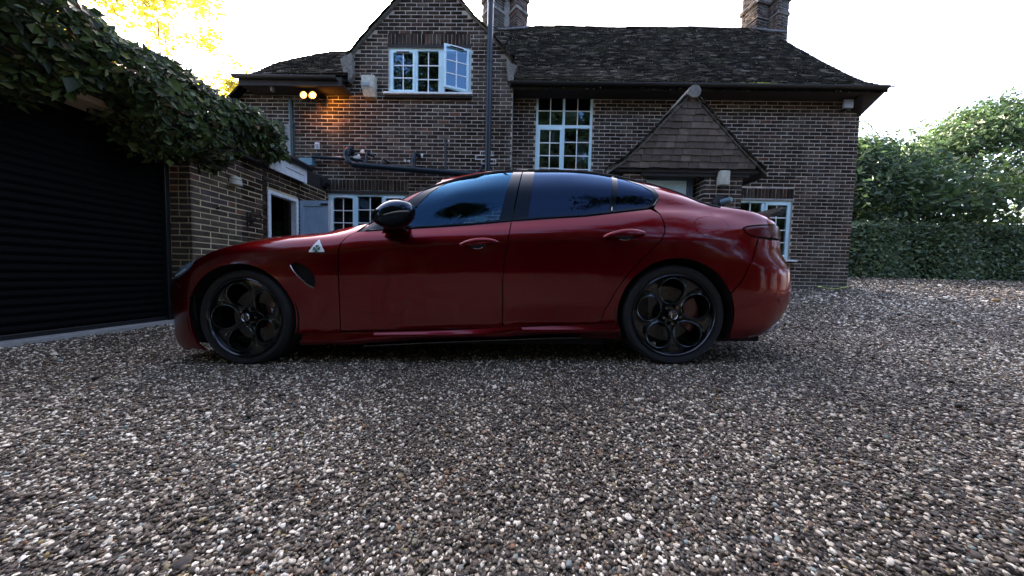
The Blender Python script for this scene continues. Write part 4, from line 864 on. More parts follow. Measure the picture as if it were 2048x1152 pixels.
# climber over the garage roof edge
ivy=thing('climbing_shrub','dense dark green climber mounded over the garage roof edge','climber',(-4.3,3.2,1.6))
def ivypts(n,shell=.75):
    y=RNG.uniform(.55,5.45,n); fall=np.clip((5.45-y)/.45,.25,1)
    a=RNG.uniform(-.55*np.pi,1.0*np.pi,n)            # angle in section: 0 = towards the drive
    rr=shell+(1-shell)*RNG.random(n)**.5; rr*=1+.16*np.sin(y*3.1+a*2)+.10*np.sin(y*7.3-a*3)
    rx=.52*fall; up=.36+.22*sstep((y-4.1)/.7)+.05*np.sin(y*2.7); dn=(.42+.22*np.sin(y*2.2+.5)*(y>2.6)+.22*np.clip(2.9-y,0,1)+.10*np.sin(y*9))*np.clip((5.1-y)/.6,.15,1)
    x=-4.10+rx*np.cos(a)*rr*np.where(np.cos(a)>0,.95,1.2); z=1.90+np.where(np.sin(a)>0,up,dn)*np.sin(a)*rr
    k=y<5.10-(x+4.4)*.85; x,y,z,a=x[k],y[k],z[k],a[k]; n=len(x)
    P=np.stack([x,y,z],-1); D=np.stack([np.cos(a)*1.0+.25,-.35+0*y,np.sin(a)*.9+.35],-1)+RNG.normal(size=(n,3))*.42
    return P,D
m=MB(); m.tube([(-.25,-2.6,.22),(-.25,-1,.2),(-.22,.5,.22),(-.25,1.3,.25)],[.22,.27,.27,.18],10); m.build('shade_core',M_under_shade,ivy,True)  # solid dark core added to stop sky showing through the leaves
P1,D1=ivypts(21000); c0=np.array([-4.3,3.2,1.6]); leaves('foliage',P1-c0,D1,.066,M_ivy,.36,ivy)
P2,D2=ivypts(5000,.35); leaves('inner_foliage',P2-c0,D2,.09,M_ivy,.5,ivy)
P3,D3=ivypts(1500,1.03); ok=inview(P3)&(P3[:,0]>-4.05); P3,D3=P3[ok][:240],D3[ok][:240]
lm=bpy.data.meshes.new('leaf'); lm.from_pydata([tuple(q) for q in LV*np.array([1,.8,1])],[],[tuple(map(int,q)) for q in LF]); lm.materials.append(M_ivy_i)
for pz,dz in zip(P3,D3):
    o=bpy.data.objects.new('leaf',lm); q=Vector(dz).normalized().to_track_quat('Z','Y'); o.rotation_mode='QUATERNION'; o.rotation_quaternion=q@Euler((0,0,random.uniform(0,6.28))).to_quaternion(); o.location=Vector(pz-c0)+Vector((.02,0,0)); s=random.uniform(.055,.095); o.scale=(s,s,s); link(o,ivy)
rd=random.Random(5)
for k in range(9):
    y=rd.uniform(3.3,4.5); m=MB(); pts=[Vector((GX+rd.uniform(-.1,.3),y,rd.uniform(1.3,1.7)))-Vector(c0)]
    for i in range(5): pts.append(pts[-1]+Vector((rd.uniform(-.03,.06),rd.uniform(-.16,.16),rd.uniform(-.09,.03))))
    m.tube(pts,.0035,5); m.build('stem',M_bark,ivy,True)
# ------------------------------------------------------------ hedge, trees
hedge=thing('clipped_hedge','dense clipped dark green hedge beyond the right corner of the house','hedge',(12.5,9.6,.3))
n=38000; a=RNG.random(n); x=RNG.uniform(8.6,22,n); face=RNG.random(n); top=1.72+.07*np.sin(x*2.1)+.05*np.sin(x*5)+.1*(x-9)/6
y=np.where(face<.7,9.3+.10*np.sin(x*2.7)+RNG.normal(0,.07,n),RNG.uniform(9.3,10.6,n)); z=np.where(face<.7,RNG.uniform(-.35,1,n)*1.0,0); z=np.where(face<.7,RNG.uniform(0.0,1,n)*(top+.1)+.12,top+.32)+RNG.normal(0,.03,n)
edge=np.clip((x-8.6)/.5,0,1); z=np.where(z>.3+1.6*np.sqrt(edge),.3+1.6*np.sqrt(edge)*RNG.random(n),z)
Pn=np.stack([x,y+RNG.normal(0,.04,n),z],-1); Dn=np.where((face<.7)[:,None],np.array([[-.3,-1,.5]]),np.array([[0,-.3,1]]))+RNG.normal(size=(n,3))*.6
leaves('foliage',Pn-np.array([12.5,9.6,.3]),Dn,.075,M_hedgeleaf,.5,hedge)
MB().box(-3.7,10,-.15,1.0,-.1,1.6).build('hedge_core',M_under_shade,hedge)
t=tree('garden_tree','bushy green tree rising behind the hedge right of the house',(13.2,12.6,.2),5.0,3.4,M_green,44000,.16,crown_base=.08,seed=4,clumps=150,spread=.26)
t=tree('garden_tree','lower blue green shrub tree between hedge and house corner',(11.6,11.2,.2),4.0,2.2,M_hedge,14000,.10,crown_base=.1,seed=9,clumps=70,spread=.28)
t=tree('garden_tree','tall green tree at the far right beyond the hedge',(20.5,13.5,.3),7.2,4.4,M_green,52000,.14,crown_base=.1,seed=12,clumps=110,spread=.22)
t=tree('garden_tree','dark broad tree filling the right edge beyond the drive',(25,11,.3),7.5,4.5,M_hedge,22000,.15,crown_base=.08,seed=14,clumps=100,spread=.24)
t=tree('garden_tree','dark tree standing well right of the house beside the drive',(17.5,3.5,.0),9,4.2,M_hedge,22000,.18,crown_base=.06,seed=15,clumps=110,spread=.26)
t=tree('sapling','thin leaning sapling with sparse leaves above the green tree',(14.9,13.6,.2),6.9,1.5,M_green,900,.11,crown_base=.6,seed=21,clumps=26,spread=.2,trunk=.04)
ps=thing('garden_shed','rust brown timber shed end just behind the house corner','shed',(8.7,10.2,.2)); MB().box(-1.55,.45,0,1.6,-.3,2.15,.02).build('shed_wall',simple('rusty_brown_board',(.06,.028,.018),.8,noise=.4,nscale=9),ps); MB().box(-1.65,.55,-.1,1.7,2.15,2.22).build('shed_roof',M_wood,ps)  # shed made wider behind the house to block low sun
t=tree('yellow_tree','tall sunlit yellow autumn tree behind the garage climber',(-22.0,18.0,-.5),19.5,4.8,M_yel,20000,.19,crown_base=.25,seed=31,clumps=90,spread=.17)
t=tree('yellow_tree','second yellowing tree further along behind the climber',(-31,20,-.5),18,5.0,M_yel,14000,.18,crown_base=.2,seed=33,clumps=80,spread=.18)
t=tree('yellow_tree','distant yellow tree top beside the left roof corner',(-18.2,18.6,-.5),12.2,1.7,M_yel,6000,.16,crown_base=.3,seed=35,clumps=40,spread=.2)
# trees on the near side of the drive: they stand behind the camera and show in glass and paint
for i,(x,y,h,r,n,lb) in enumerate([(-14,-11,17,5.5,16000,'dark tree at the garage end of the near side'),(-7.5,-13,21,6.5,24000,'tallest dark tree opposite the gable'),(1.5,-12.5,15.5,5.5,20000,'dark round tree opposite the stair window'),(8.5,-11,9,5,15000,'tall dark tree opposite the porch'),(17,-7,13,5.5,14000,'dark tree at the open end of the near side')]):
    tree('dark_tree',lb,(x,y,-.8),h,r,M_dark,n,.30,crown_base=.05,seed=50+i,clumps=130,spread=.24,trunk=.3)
nh=thing('backdrop_hedge','unseen dark hedge added on the near side to darken reflections','hedge',(0,-6.5,-.8))  # added behind the camera as a dark backdrop for door reflections
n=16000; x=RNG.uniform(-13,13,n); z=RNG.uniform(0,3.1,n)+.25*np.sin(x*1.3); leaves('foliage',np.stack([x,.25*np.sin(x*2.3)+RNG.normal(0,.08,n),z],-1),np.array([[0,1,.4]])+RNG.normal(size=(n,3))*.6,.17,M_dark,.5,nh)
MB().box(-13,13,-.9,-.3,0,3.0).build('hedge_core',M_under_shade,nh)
for i,(x,y,h,r,n,lb) in enumerate([(-3.9,-5.5,8.4,3.0,15000,'dark near tree opposite the mirror'),(1.6,-5.2,7.2,2.8,13000,'dark near tree opposite the rear door'),(12.5,-1.5,8.6,4.0,16000,'unseen dark tree added beyond the tail of the car to block bright sky'),(-6.5,-5.4,7.4,3.2,14000,'dark near tree opposite the front wing'),(-1.2,-5.2,8.0,3.4,16000,'dark near tree opposite the front door of the car')]):  # the tree beyond the tail is added to block sky reflections
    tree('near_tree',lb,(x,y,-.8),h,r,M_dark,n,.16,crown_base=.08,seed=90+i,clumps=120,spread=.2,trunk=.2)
t=tree('overhanging_tree','spreading dark tree overhanging the near side of the drive',(4.6,-3.6,-.6),10.0,4.2,M_dark,16000,.15,crown_base=.5,seed=71,clumps=70,spread=.15,trunk=.22)
# a fallen daffodil-coloured leaf by the corner
t=thing('fallen_leaf','long yellow leaf lying on the gravel at the foot of the right corner','leaf',(6.40,5.98,float(G(6.40,5.98))+.03)); ym=simple('yellow_leaf',(.55,.60,.10),.5)
MB().tube([(-.28,-.05,.01),(0,-.02,.0),(.26,.03,.02)],.006,6).build('stalk',ym,t,True); m=MB(); m.add([(.08,0,.01),(.2,-.03,.03),(.36,.04,.05),(.2,.05,.03)],[(0,1,2,3)]); m.add([(-.26,-.05,.02),(-.32,-.10,.03),(-.38,-.04,.02),(-.31,.0,.05)],[(0,1,2,3)]); m.build('blade',ym,t,fix=False)
# ------------------------------------------------------------ the car
CW=.935
M_=Mat('dark_crimson_paint'); p=M_.bsdf(Base_Color=(.135,.0001,.007,1),Roughness=.38,Metallic=1.0); p.inputs['Coat Weight'].default_value=1; p.inputs['Coat Roughness'].default_value=.075; p.inputs['Coat IOR'].default_value=1.42; p.inputs['Coat Tint'].default_value=(1,.9,.98,1); p.inputs['Specular IOR Level'].default_value=0.; p.inputs['Specular Tint'].default_value=(.6,.02,.05,1)
M_paint=M_.m
M_gloss=simple('gloss_black_trim',(.008,.008,.010),.06,coat=1.); M_pillar=simple('black_pillar_film',(.006,.008,.010),.10); M_pillar.node_tree.nodes['Principled BSDF'].inputs['Specular Tint'].default_value=(.35,.55,.8,1); M_pillar.node_tree.nodes['Principled BSDF'].inputs['Specular IOR Level'].default_value=.13
M_mirror=simple('black_mirror_cap',(.004,.005,.006),.04); M_mirror.node_tree.nodes['Principled BSDF'].inputs['Specular Tint'].default_value=(.35,.62,.95,1)  # sky blue put into the specular tint of cap and pillar
M_carbon=simple('carbon_fibre',(.012,.012,.014),.22,coat=.8); M_rub=simple('tyre_rubber',(.010,.011,.013),.72,bump=.15,nscale=120)
M_rim=simple('dark_gunmetal_alloy',(.010,.013,.016),.18,metal=.6,coat=.5); M_edge=simple('spoke_edge_highlight',(.10,.13,.145),.2,metal=.9); M_disc=simple('drilled_brake_disc',(.13,.125,.12),.5,metal=.1); M_cal=simple('red_brake_caliper',(.05,.001,.002),.35,coat=.4)  # edge metal brightened to paint in the ring highlights
M_chrome=simple('satin_chrome',(.55,.55,.56),.18,metal=1.); M_under=simple('black_underbody',(.004,.004,.004),.9); M_lampr=simple('red_tail_lamp',(.09,.0,.004),.15,spec=.25); M_lampb=simple('head_lamp_lens',(.10,.14,.17),.12,coat=1.)
M_wht=simple('white_enamel',(.82,.84,.82),.25); M_grn=simple('green_enamel',(.01,.10,.07),.35); M_seat=simple('dark_seat_leather',(.02,.018,.018),.6); M_tag=simple('pale_green_paper',(.35,.62,.52),.6)
car=empty('parked_car',(CXF,CY0,CZF)); car.rotation_euler=(0,-CAR_TH,0); tag(car,'dark crimson four door sports saloon parked side-on on the gravel','car')
def pn(s,z,off):
    P=side(s,z,off); e=.006; a=side(s+e,z,off)-side(s-e,z,off); b=side(s,z+e,off)-side(s,z-e,off); n=np.cross(a,b); n/=np.linalg.norm(n,axis=-1,keepdims=True)+1e-12
    n*=np.where(n[...,1:2]>0,-1,1) if True else 1
    x,w,nx,nw=plan(s); d=n[...,0]*nx+n[...,1]*nw; n*=np.where(d>0,-1,1)[...,None]; return P,n
def finish(name,V,F,N,mat,parent,flip):
    V=np.array(V,float);N=np.array(N,float)
    if flip: V=V*np.array([1,-1,1])+np.array([0,2*CW,0]); N=N*np.array([1,-1,1])
    F=[tuple(f) for f in F]
    # wind faces to agree with the normals
    out=[]
    for f in F:
        a,b,c=V[f[0]],V[f[1]],V[f[2]]; g=np.cross(b-a,c-a); out.append(f if g@(N[f[0]]+N[f[1]]+N[f[2]])>0 else f[::-1])
    me=bpy.data.meshes.new(name); me.from_pydata([tuple(v) for v in V],[],out); me.materials.append(mat)
    me.polygons.foreach_set('use_smooth',[True]*len(me.polygons)); me.update(); me.normals_split_custom_set_from_vertices([tuple(n) for n in N])
    return link(bpy.data.objects.new(name,me),parent)
def panel(name,poly,holes=(),mat=None,off=0.,step=.03,th=.012,parent=None,both=True,offf=None):
    v,f=cdt_fill(poly,list(holes),step); v=np.array(v); S,Z=v[:,0],v[:,1]; o=off if offf is None else off+offf(S,Z)
    P,N=pn(S,Z,o); V=list(P);NN=list(N);F=[tuple(t) for t in f]
    # folded edge
    cnt={}
    for t in f:
        for i in range(3):
            e=(t[i],t[(i+1)%3]); k=tuple(sorted(e)); cnt[k]=cnt.get(k,0)+1
    P2,_=pn(S,Z,o+th); cen=v.mean(0)
    for (a,b),c in cnt.items():
        if c==1:
            n0=len(V); V+= [P[a],P[b],P2[b],P2[a]]; g=np.cross(P[b]-P[a],P2[a]-P[a]); g/=np.linalg.norm(g)+1e-12
            NN+=[g]*4; F+=[(n0,n0+1,n0+2),(n0,n0+2,n0+3)]
    r=[]
    for fl in ((False,True) if both else (False,)): r.append(finish(name,V,F,NN,mat or M_paint,parent or car,fl))
    return r
def arc(cx,cz,r,a0,a1,n=28): return [(cx+r*math.cos(math.radians(a0+(a1-a0)*i/n)),cz+r*math.sin(math.radians(a0+(a1-a0)*i/n))) for i in range(n+1)]
def crn(s0,s1,d=-.0,n=20): return [(float(s),float(crown(s))+d) for s in np.linspace(s0,s1,n)]
g=.0035
AF=(0,.325,.357); AR=(2.82,.325,.365)
DF=[(.735,.888),(.701,.869),(.68,.848),(.66,.813),(.653,.777),(.65,.631),(.639,.437),(.631,.227)]
DM=[(1.780,.956),(1.759,.809),(1.735,.687),(1.722,.551),(1.716,.321),(1.715,.244)]
DR=[(2.724,1.027),(2.744,.982),(2.754,.918),(2.749,.861),(2.72,.803),(2.646,.729),(2.571,.655),(2.498,.568),(2.447,.492),(2.407,.411),(2.374,.355),(2.354,.276)]
BELT=[(.756,.895),(1.031,.905),(1.278,.917),(1.511,.93),(1.82,.953),(2.048,.965),(2.274,.974),(2.504,.998),(2.681,1.019)]
TOPT=[(.777,.922),(.896,1.007),(1.043,1.134),(1.135,1.234),(1.228,1.315),(1.335,1.366),(1.486,1.398),(1.681,1.411),(1.863,1.416),(1.948,1.412),(2.206,1.399),(2.471,1.363),(2.596,1.320),(2.709,1.257),(2.785,1.187),(2.789,1.129),(2.752,1.062),(2.681,1.019)]
DBOT=[(.631,.222),(.694,.224),(1.028,.227),(1.391,.232),(1.739,.248),(2.095,.265),(2.354,.276)]
HL=[(-.335,.698),(-.332,.668),(-.36,.635),(-.42,.602),(-.50,.585),(-.60,.578),(-.80,.582),(-.98,.60),(-.96,.655),(-.75,.683),(-.60,.702),(-.50,.714),(-.42,.722)]
HL2=[(x,min(z,float(crown(x))-.004)) for x,z in HL]
BG=[(-.369,.463),(-.401,.501),(-.43,.538),(-.50,.581)]
def back(l): return list(reversed(l))
def sx(l,d): return [(a+d,b) for a,b in l]
def sz(l,d): return [(a,b+d) for a,b in l]
# vent hole behind the front wheel
VENT=[(.349,.665),(.365,.684),(.40,.682),(.433,.668),(.464,.642),(.491,.607),(.501,.561),(.489,.518),(.44,.552),(.39,.606)]
a0=math.degrees(math.asin((.463-.325)/AF[2])); 
fender=[(-.369+g,.463)]+sx(BG[1:3],g)+[(-.428,.597),(-.36+g,.632),(-.328,.665),(-.330,.702)]+crn(-.33,.775,-.001,24)+sx([(.777,.918)]+DF,-g)[1:]+[(.627,.218),(.40,.213)]+arc(*AF,-18,180-a0-2,30)
panel('front_wing',fender,[VENT])
panel('front_door',sx(DF,g)[:]+sz(DBOT[:5],g)[1:4]+sx(back(DM),-g)+[(1.765,.949)]+sz(back([b for b in BELT if b[0]<1.75]),-.003))
panel('rear_door',sx(DM,g)[::-1][:1]+sz([d for d in DBOT if 1.74<d[0]<2.35],g)+sx(back(DR),-g)[:-1]+[(2.70,1.018)]+sz(back([b for b in BELT if 1.8<b[0]<2.69]),-.003)+sx(DM[:-1],g))
# one pressing: A-pillar, roof rail, rear quarter
FUEL=[(2.939,.895),(2.950,.925),(2.985,.948),(3.04,.962),(3.10,.958),(3.15,.935),(3.168,.893),(3.145,.85),(3.10,.822),(3.045,.810),(2.99,.822),(2.95,.855)]
TAILP=[(3.256,.876),(3.265,.848),(3.297,.826),(3.352,.815),(3.428,.812),(3.60,.810)]
rail=sz(TOPT[:1],.004)+crn(.79,3.60,-.001,60)+[(3.60,.915),(3.40,.906),(3.30,.896),(3.256,.880)]+TAILP[1:4]+[(3.34,.78),(3.28,.66),(3.22,.54)]+[(AR[0]+.372*math.cos(math.radians(24)),AR[1]+.372*math.sin(math.radians(24)))]+arc(*AR,24,194,34)+[(2.40,.274)]+sx(back(DR),g)+back(TOPT[:-1])
panel('rear_quarter',rail,[FUEL])
panel('fuel_flap',[(3.053+(a-3.053)*.975,.886+(b-.886)*.965) for a,b in FUEL],off=-.0015)
panel('sill',[(.37,.14),(.687,.133),(1.36,.155),(2.03,.186),(2.49,.165),(2.465,.268)]+sz(back([(.40,.209),(.631,.2185),(.694,.2205),(1.028,.2235),(1.391,.2285),(1.739,.2445),(2.095,.2615),(2.354,.2725)]),-.002))
# bumpers
fb=[(S0+.01,.10),(-.60,.10),(-.45,.10),(-.375,.12)]+arc(*AF,218,180-a0+1.5,12)+sx(BG[1:],-g)+[(-.60,.574),(-.80,.578),(-.985,.596),(-.965,.66),(-1.02,.672),(S0+.01,.675)]
panel('front_bumper',fb)
rb=[(AR[0]+.365*math.cos(math.radians(-28)),.17)]+arc(*AR,-24,22,14)+[(3.222+g,.537),(3.282+g,.657),(3.344+g,.777),(3.356,.811),(3.428,.808),(3.445,.80),(3.47,.76),(3.57,.66),(3.66,.60),(S1-.01,.60),(S1-.01,.30),(3.75,.27),(3.60,.24),(3.50,.20),(3.35,.175)]
panel('rear_bumper',rb)
panel('boot_end',[(3.448,.803),(3.472,.764),(3.572,.664),(3.662,.604),(S1-.01,.604),(S1-.01,.93),(4.2,.93),(4.2,.81),(3.60,.806)],off=.003)
# rear fin crease and lip
m=MB()
for fl in (0,1):
    q=[]
    for s_,z_,o_ in ((3.36,.40,-.001),(3.50,.43,-.004),(3.60,.47,-.007),(3.72,.50,-.008),(3.76,.44,-.006),(3.70,.36,-.004),(3.55,.33,-.002)):
        a=side(s_,z_,o_); q.append((a[0],a[1] if not fl else 2*CW-a[1],a[2]))
    b=[]
    for s_,z_ in ((3.36,.40),(3.50,.43),(3.60,.47),(3.72,.50),(3.76,.44),(3.70,.36),(3.55,.33)):
        a=side(s_,z_,.02); b.append((a[0],a[1] if not fl else 2*CW-a[1],a[2]))
    MB().add(q+b,[tuple(range(7))]+[(i,(i+1)%7,7+(i+1)%7,7+i) for i in range(7)]).build('bumper_fin',M_paint,car)
for fl in (0,1):
    pts=[side(s_,z_,-.002) for s_,z_ in ((3.30,.182),(3.45,.20),(3.55,.225),(3.63,.245),(3.72,.25))]
    MB().tube([(a[0],a[1] if not fl else 2*CW-a[1],a[2]) for a in pts],[.004,.006,.009,.014,.012],8).build('diffuser_edge',M_carbon,car,True)
    pts=[side(s_,z_,-.012) for s_,z_ in ((.79,.131),(1.2,.148),(1.7,.167),(2.05,.179),(2.227,.183))]
    m=MB(); V=[]
    for a in pts:
        for dy,dz in ((-.020,0),(-.020,-.006),(.07,-.012),(.07,.0)): V.append((a[0],(a[1]+dy) if not fl else 2*CW-(a[1]+dy),a[2]+dz))
    F=[(4*i+k,4*i+(k+1)%4,4*i+4+(k+1)%4,4*i+4+k) for i in range(len(pts)-1) for k in range(4)]; m.add(V,F); m.build('side_skirt_blade',M_carbon,car)
# lamps
panel('headlight',HL2,mat=M_lampb,off=-.001,both=True); panel('drl_strip',[(-.49,.600),(-.42,.618),(-.37,.645),(-.385,.652),(-.43,.63),(-.50,.612)],mat=simple('lamp_reflector',(.25,.36,.42),.2),off=-.003)
panel('tail_light',[(3.266,.873),(3.275,.851),(3.304,.834),(3.353,.823),(3.428,.820),(3.60,.817),(4.190,.819),(4.190,.901),(3.60,.905),(3.40,.896),(3.30,.886)],mat=M_lampr,off=-.002)
panel('parking_sensor',[(3.399+.026*math.cos(t),.598+.026*math.sin(t)) for t in np.linspace(0,2*math.pi,20)[:-1]],off=-.0025,step=.02,th=.003)
# glazing
GF=[(.99,.928),(1.024,.975),(1.08,1.040),(1.128,1.105),(1.181,1.195),(1.241,1.264),(1.335,1.324),(1.465,1.358),(1.599,1.377),(1.786,1.391),(1.737,1.157),(1.695,.966),(1.51,.948),(1.273,.935)]
GR=[(1.947,1.389),(2.203,1.376),(2.463,1.339),(2.511,1.322),(2.425,1.010),(2.277,.993),(2.049,.983),(1.89,.976)]
GQ=[(2.547,1.303),(2.584,1.29),(2.697,1.23),(2.750,1.166),(2.755,1.125),(2.731,1.079),(2.674,1.046),(2.466,1.017)]
def grow(poly,d):
    cx=sum(p[0] for p in poly)/len(poly);cz=sum(p[1] for p in poly)/len(poly); return [(a+(a-cx)*d,b+(b-cz)*d) for a,b in poly]
trimF=[TOPT[0]]+TOPT[1:8]+[(1.857,1.416),(1.815,1.163),(1.776,.951)]+back([b for b in BELT if b[0]<1.75])
trimR=[(1.865,1.416)]+TOPT[9:]+back([b for b in BELT if 1.8<b[0]<2.6])+[(1.784,.953),(1.823,1.163)]
panel('window_surround',trimF,[GF],M_pillar,off=.003,step=.025); panel('window_surround',trimR,[GR,GQ],M_pillar,off=.003,step=.025)
panel('front_window',GF,mat=M_cglass,off=.007,th=.001); panel('rear_window',GR,mat=M_cglassd,off=.007,th=.001); panel('quarter_light',GQ,mat=M_cglassd,off=.007,th=.001)
def strip(name,pts,r,mat,off,n=8):
    for fl in (0,1):
        q=[side(a,b,off) for a,b in pts]; MB().tube([(a[0],a[1] if not fl else 2*CW-a[1],a[2]) for a in q],r,n).build(name,mat,car,True)
strip('belt_moulding',[(.80,.899)]+[(a,b+.006) for a,b in BELT[1:]]+[(2.74,1.055),(2.775,1.10)],.006,M_pillar,-.001)
strip('vent_trim',[(.347,.668),(.362,.638),(.39,.604),(.44,.55),(.488,.516)],.0035,M_chrome,-.003)
strip('quarter_divider',[(2.527,1.322),(2.446,1.012)],.005,M_gloss,.002)
panel('vent_grille',grow(VENT,.04),mat=M_blackmat,off=.022,th=.002)
panel('window_permit',[(1.529,.957),(1.526,.996),(1.605,.994),(1.608,.955)],mat=M_tag,off=.010,th=.001,both=False)
# badge: white triangle with a green four-leaf clover
BC=(.511,.781); TRI=[(.463,.757),(.466,.752),(.560,.752),(.564,.757),(.511,.836),(.505,.836)]
panel('badge_border',grow(TRI,.07),mat=M_gloss,off=-.002,th=.003,step=.02); bd=panel('clover_badge',TRI,mat=M_wht,off=-.004,th=.002,step=.02)
for k in range(4):
    a=math.radians(90*k+90); c=(BC[0]+.0145*math.cos(a),.776+.0155*math.sin(a)); q=[]
    for t in np.linspace(0,2*math.pi,22)[:-1]:
        # heart leaf pointing at the centre
        hx=.9*math.sin(t)**3; hy=(.8*math.cos(t)-.32*math.cos(2*t)-.12*math.cos(3*t)); r=.0125
        u,v=hy*r,hx*r; q.append((c[0]+u*math.cos(a)-v*math.sin(a),c[1]+u*math.sin(a)+v*math.cos(a)))
    panel('clover_leaf',q,mat=M_grn,off=-.0055,th=.001,step=.01)
strip('clover_stem',[(.5125,.768),(.517,.757)],.0012,M_grn,-.0055,5)
# door handles
for (s0,s1,z0,z1) in ((1.432,1.697,.786,.808),(2.362,2.629,.829,.848)):
    for fl in (0,1):
        n=14;V=[]
        for i in range(n+1):
            t=i/n; s_=s0+(s1-s0)*t; zc=z0+(z1-z0)*t+.012*math.sin(math.pi*t); h=.004+.018*math.sin(math.pi*t)**.6; o=-.004-.030*math.sin(math.pi*t)**.5
            for k in range(8):
                a=2*math.pi*k/8; pt=side(s_,zc+h*math.sin(a),o-.008*math.cos(a)*(1 if 0<i<n else .2)); V.append((pt[0],pt[1] if not fl else 2*CW-pt[1],pt[2]))
        F=[(8*i+k,8*i+(k+1)%8,8*i+8+(k+1)%8,8*i+8+k) for i in range(n) for k in range(8)]+[tuple(range(7,-1,-1)),tuple(8*n+k for k in range(8))]
        h_=MB().add(V,F).build('door_handle',M_paint,car,True)
    sm=(s0+s1)/2; zz=(z0+z1)/2-.012
    panel('handle_recess_shade',[(sm+.055*math.cos(t),zz+.022*math.sin(t)) for t in np.linspace(0,2*math.pi,24)[:-1]],mat=M_under,off=-.0012,th=.0005,step=.02)  # flat black oval painted for the shaded hollow behind the handle
    strip('handle_key_edge',[(sm-.03,zz-.016),(sm-.01,zz-.021),(sm+.015,zz-.020),(sm+.03,zz-.012)],.0022,M_chrome,-.004,6)
# added black backing that shades the panel gaps; wheel wells, floor
for fl in (0,1):
    pass
panel('gap_backing',[(-.33,.30),(-.33,.66)]+[(-.30,.70),(.0,.84),(.3,.875),(.75,.90)]+[(2.68,.985),(3.0,1.0),(3.3,.95),(3.6,.93),(3.6,.25),(3.3,.2)]+arc(2.82,.325,.40,-20,200,20)+[(2.4,.18),(.45,.15)]+arc(0,.325,.39,-20,168,20),mat=M_under,off=.020,step=.06,th=.001)
for cx,r in ((0,.372),(2.82,.38)):
    for fl in (0,1):
        V=[];F=[];n=30
        for j,w in enumerate((.022,.34)):
            for i in range(n+1):
                a=math.radians(-25+230*i/n); V.append((cx+r*math.cos(a),w if not fl else 2*CW-w,.325+r*math.sin(a)))
        F=[(i,i+1,n+2+i,n+1+i) for i in range(n)]; k=len(V); V.append((cx,.34 if not fl else 2*CW-.34,.325)); F+=[(n+1+i,n+2+i,k) for i in range(n)]
        MB().add(V,F).build('wheel_arch_liner',M_under,car,fix=False)
MB().box(-.45,3.45,.14,2*CW-.14,.13,.17,.01).build('floor_pan',M_under,car); m=MB(); m.box(.45,2.4,.12,.2,.12,.5); m.box(.45,2.4,2*CW-.2,2*CW-.12,.12,.5); m.box(-.50,-.42,.3,2*CW-.3,.12,.6); m.box(3.25,3.50,.30,2*CW-.30,.19,.8); m.build('chassis_rail',M_under,car)
# top surfaces
def top(name,ss,cx,cz,mat,bul=.5,nt=16,peak=0.,off=0.):
    ss=np.asarray(ss); n=len(ss); V=[]
    c0=side(ss,crown(ss)-.002)
    for i in range(n):
        for j in range(2*nt+1):
            t=j/nt; tt=t if t<=1 else 2-t; w=c0[i,1]; X=c0[i,0]+(cx[i]-c0[i,0])*math.sin(tt*math.pi/2); Z=c0[i,2]+(cz[i]-c0[i,2])*math.sin(tt*math.pi/2)**bul+off
            Y=w+(CW-w)*tt
            if t>1: Y=2*CW-Y
            V.append((X,Y,Z))
    k=2*nt+1; F=[(i*k+j,i*k+j+1,(i+1)*k+j+1,(i+1)*k+j) for i in range(n-1) for j in range(k-1)]
    m=MB().add(V,F); o=m.build(name,mat,car,60); return o
L=lambda a,b,n:np.linspace(a,b,n)
hs=L(S0+.02,.44,26); top('bonnet',hs,np.interp(hs,[S0,-.9,-.5,0,.44],[-.79,-.70,-.42,.02,.50]),np.interp(hs,[S0,-.9,-.5,-.25,0,.2,.44],[.69,.74,.82,.885,.945,.98,1.005]),M_paint,.75)
hs=L(.445,.785,10); top('scuttle',hs,np.interp(hs,[.445,.785],[.505,.62]),np.interp(hs,[.445,.785],[1.003,1.0]),M_gloss,.6,off=-.004)
hs=L(.79,1.26,16); top('windscreen',hs,np.interp(hs,[.79,1.26],[.60,1.18]),np.interp(hs,[.79,1.0,1.26],[1.0,1.23,1.425]),M_cglass,.7)
hs=L(1.245,2.62,26); top('roof_skin',hs,np.interp(hs,[1.245,2.62],[1.165,2.74]),pchip([1.245,1.5,1.85,2.2,2.62],[1.424,1.442,1.448,1.432,1.362],hs),M_paint,.55)
hs=L(2.585,3.17,16); top('rear_windscreen',hs,np.interp(hs,[2.585,3.17],[2.725,3.30]),np.interp(hs,[2.585,2.9,3.17],[1.367,1.25,1.085]),M_cglassd,.7)
hs=L(3.175,3.60,12); top('boot_lid',hs,np.interp(hs,[3.175,3.60],[3.305,3.79]),np.interp(hs,[3.175,3.60],[1.082,1.045]),M_paint,.5)
hs=L(1.20,2.70,22); top('headlining',hs,np.interp(hs,[1.2,2.7],[1.12,2.80]),pchip([1.2,1.5,1.85,2.2,2.7],[1.385,1.405,1.415,1.40,1.31],hs)-.0,M_under,.55,off=-.028)
for fl in (0,1):
    q=[side(s_,float(crown(s_))-.022,.022) for s_ in L(.79,3.2,50)]; MB().tube([(a[0],a[1] if not fl else 2*CW-a[1],a[2]) for a in q],.020,8).build('pillar_lining',M_under,car,True)
# carbon lip spoiler
V=[];n=18
for i in range(n+1):
    t=i/n; Y=.22+(2*CW-.44)*t; xx=3.66+.12*math.sin(math.pi*t)**.5; z=1.035+.045*math.sin(math.pi*t)**.35
    V+=[(xx-.10,Y,z-.045),(xx,Y,z+.006),(xx+.012,Y,z-.004),(xx-.02,Y,z-.06)]
MB().add(V,[(4*i+k,4*i+(k+1)%4,4*i+4+(k+1)%4,4*i+4+k) for i in range(n) for k in range(4)]+[(0,1,2,3),(4*n,4*n+1,4*n+2,4*n+3)]).build('boot_spoiler',M_carbon,car,True)
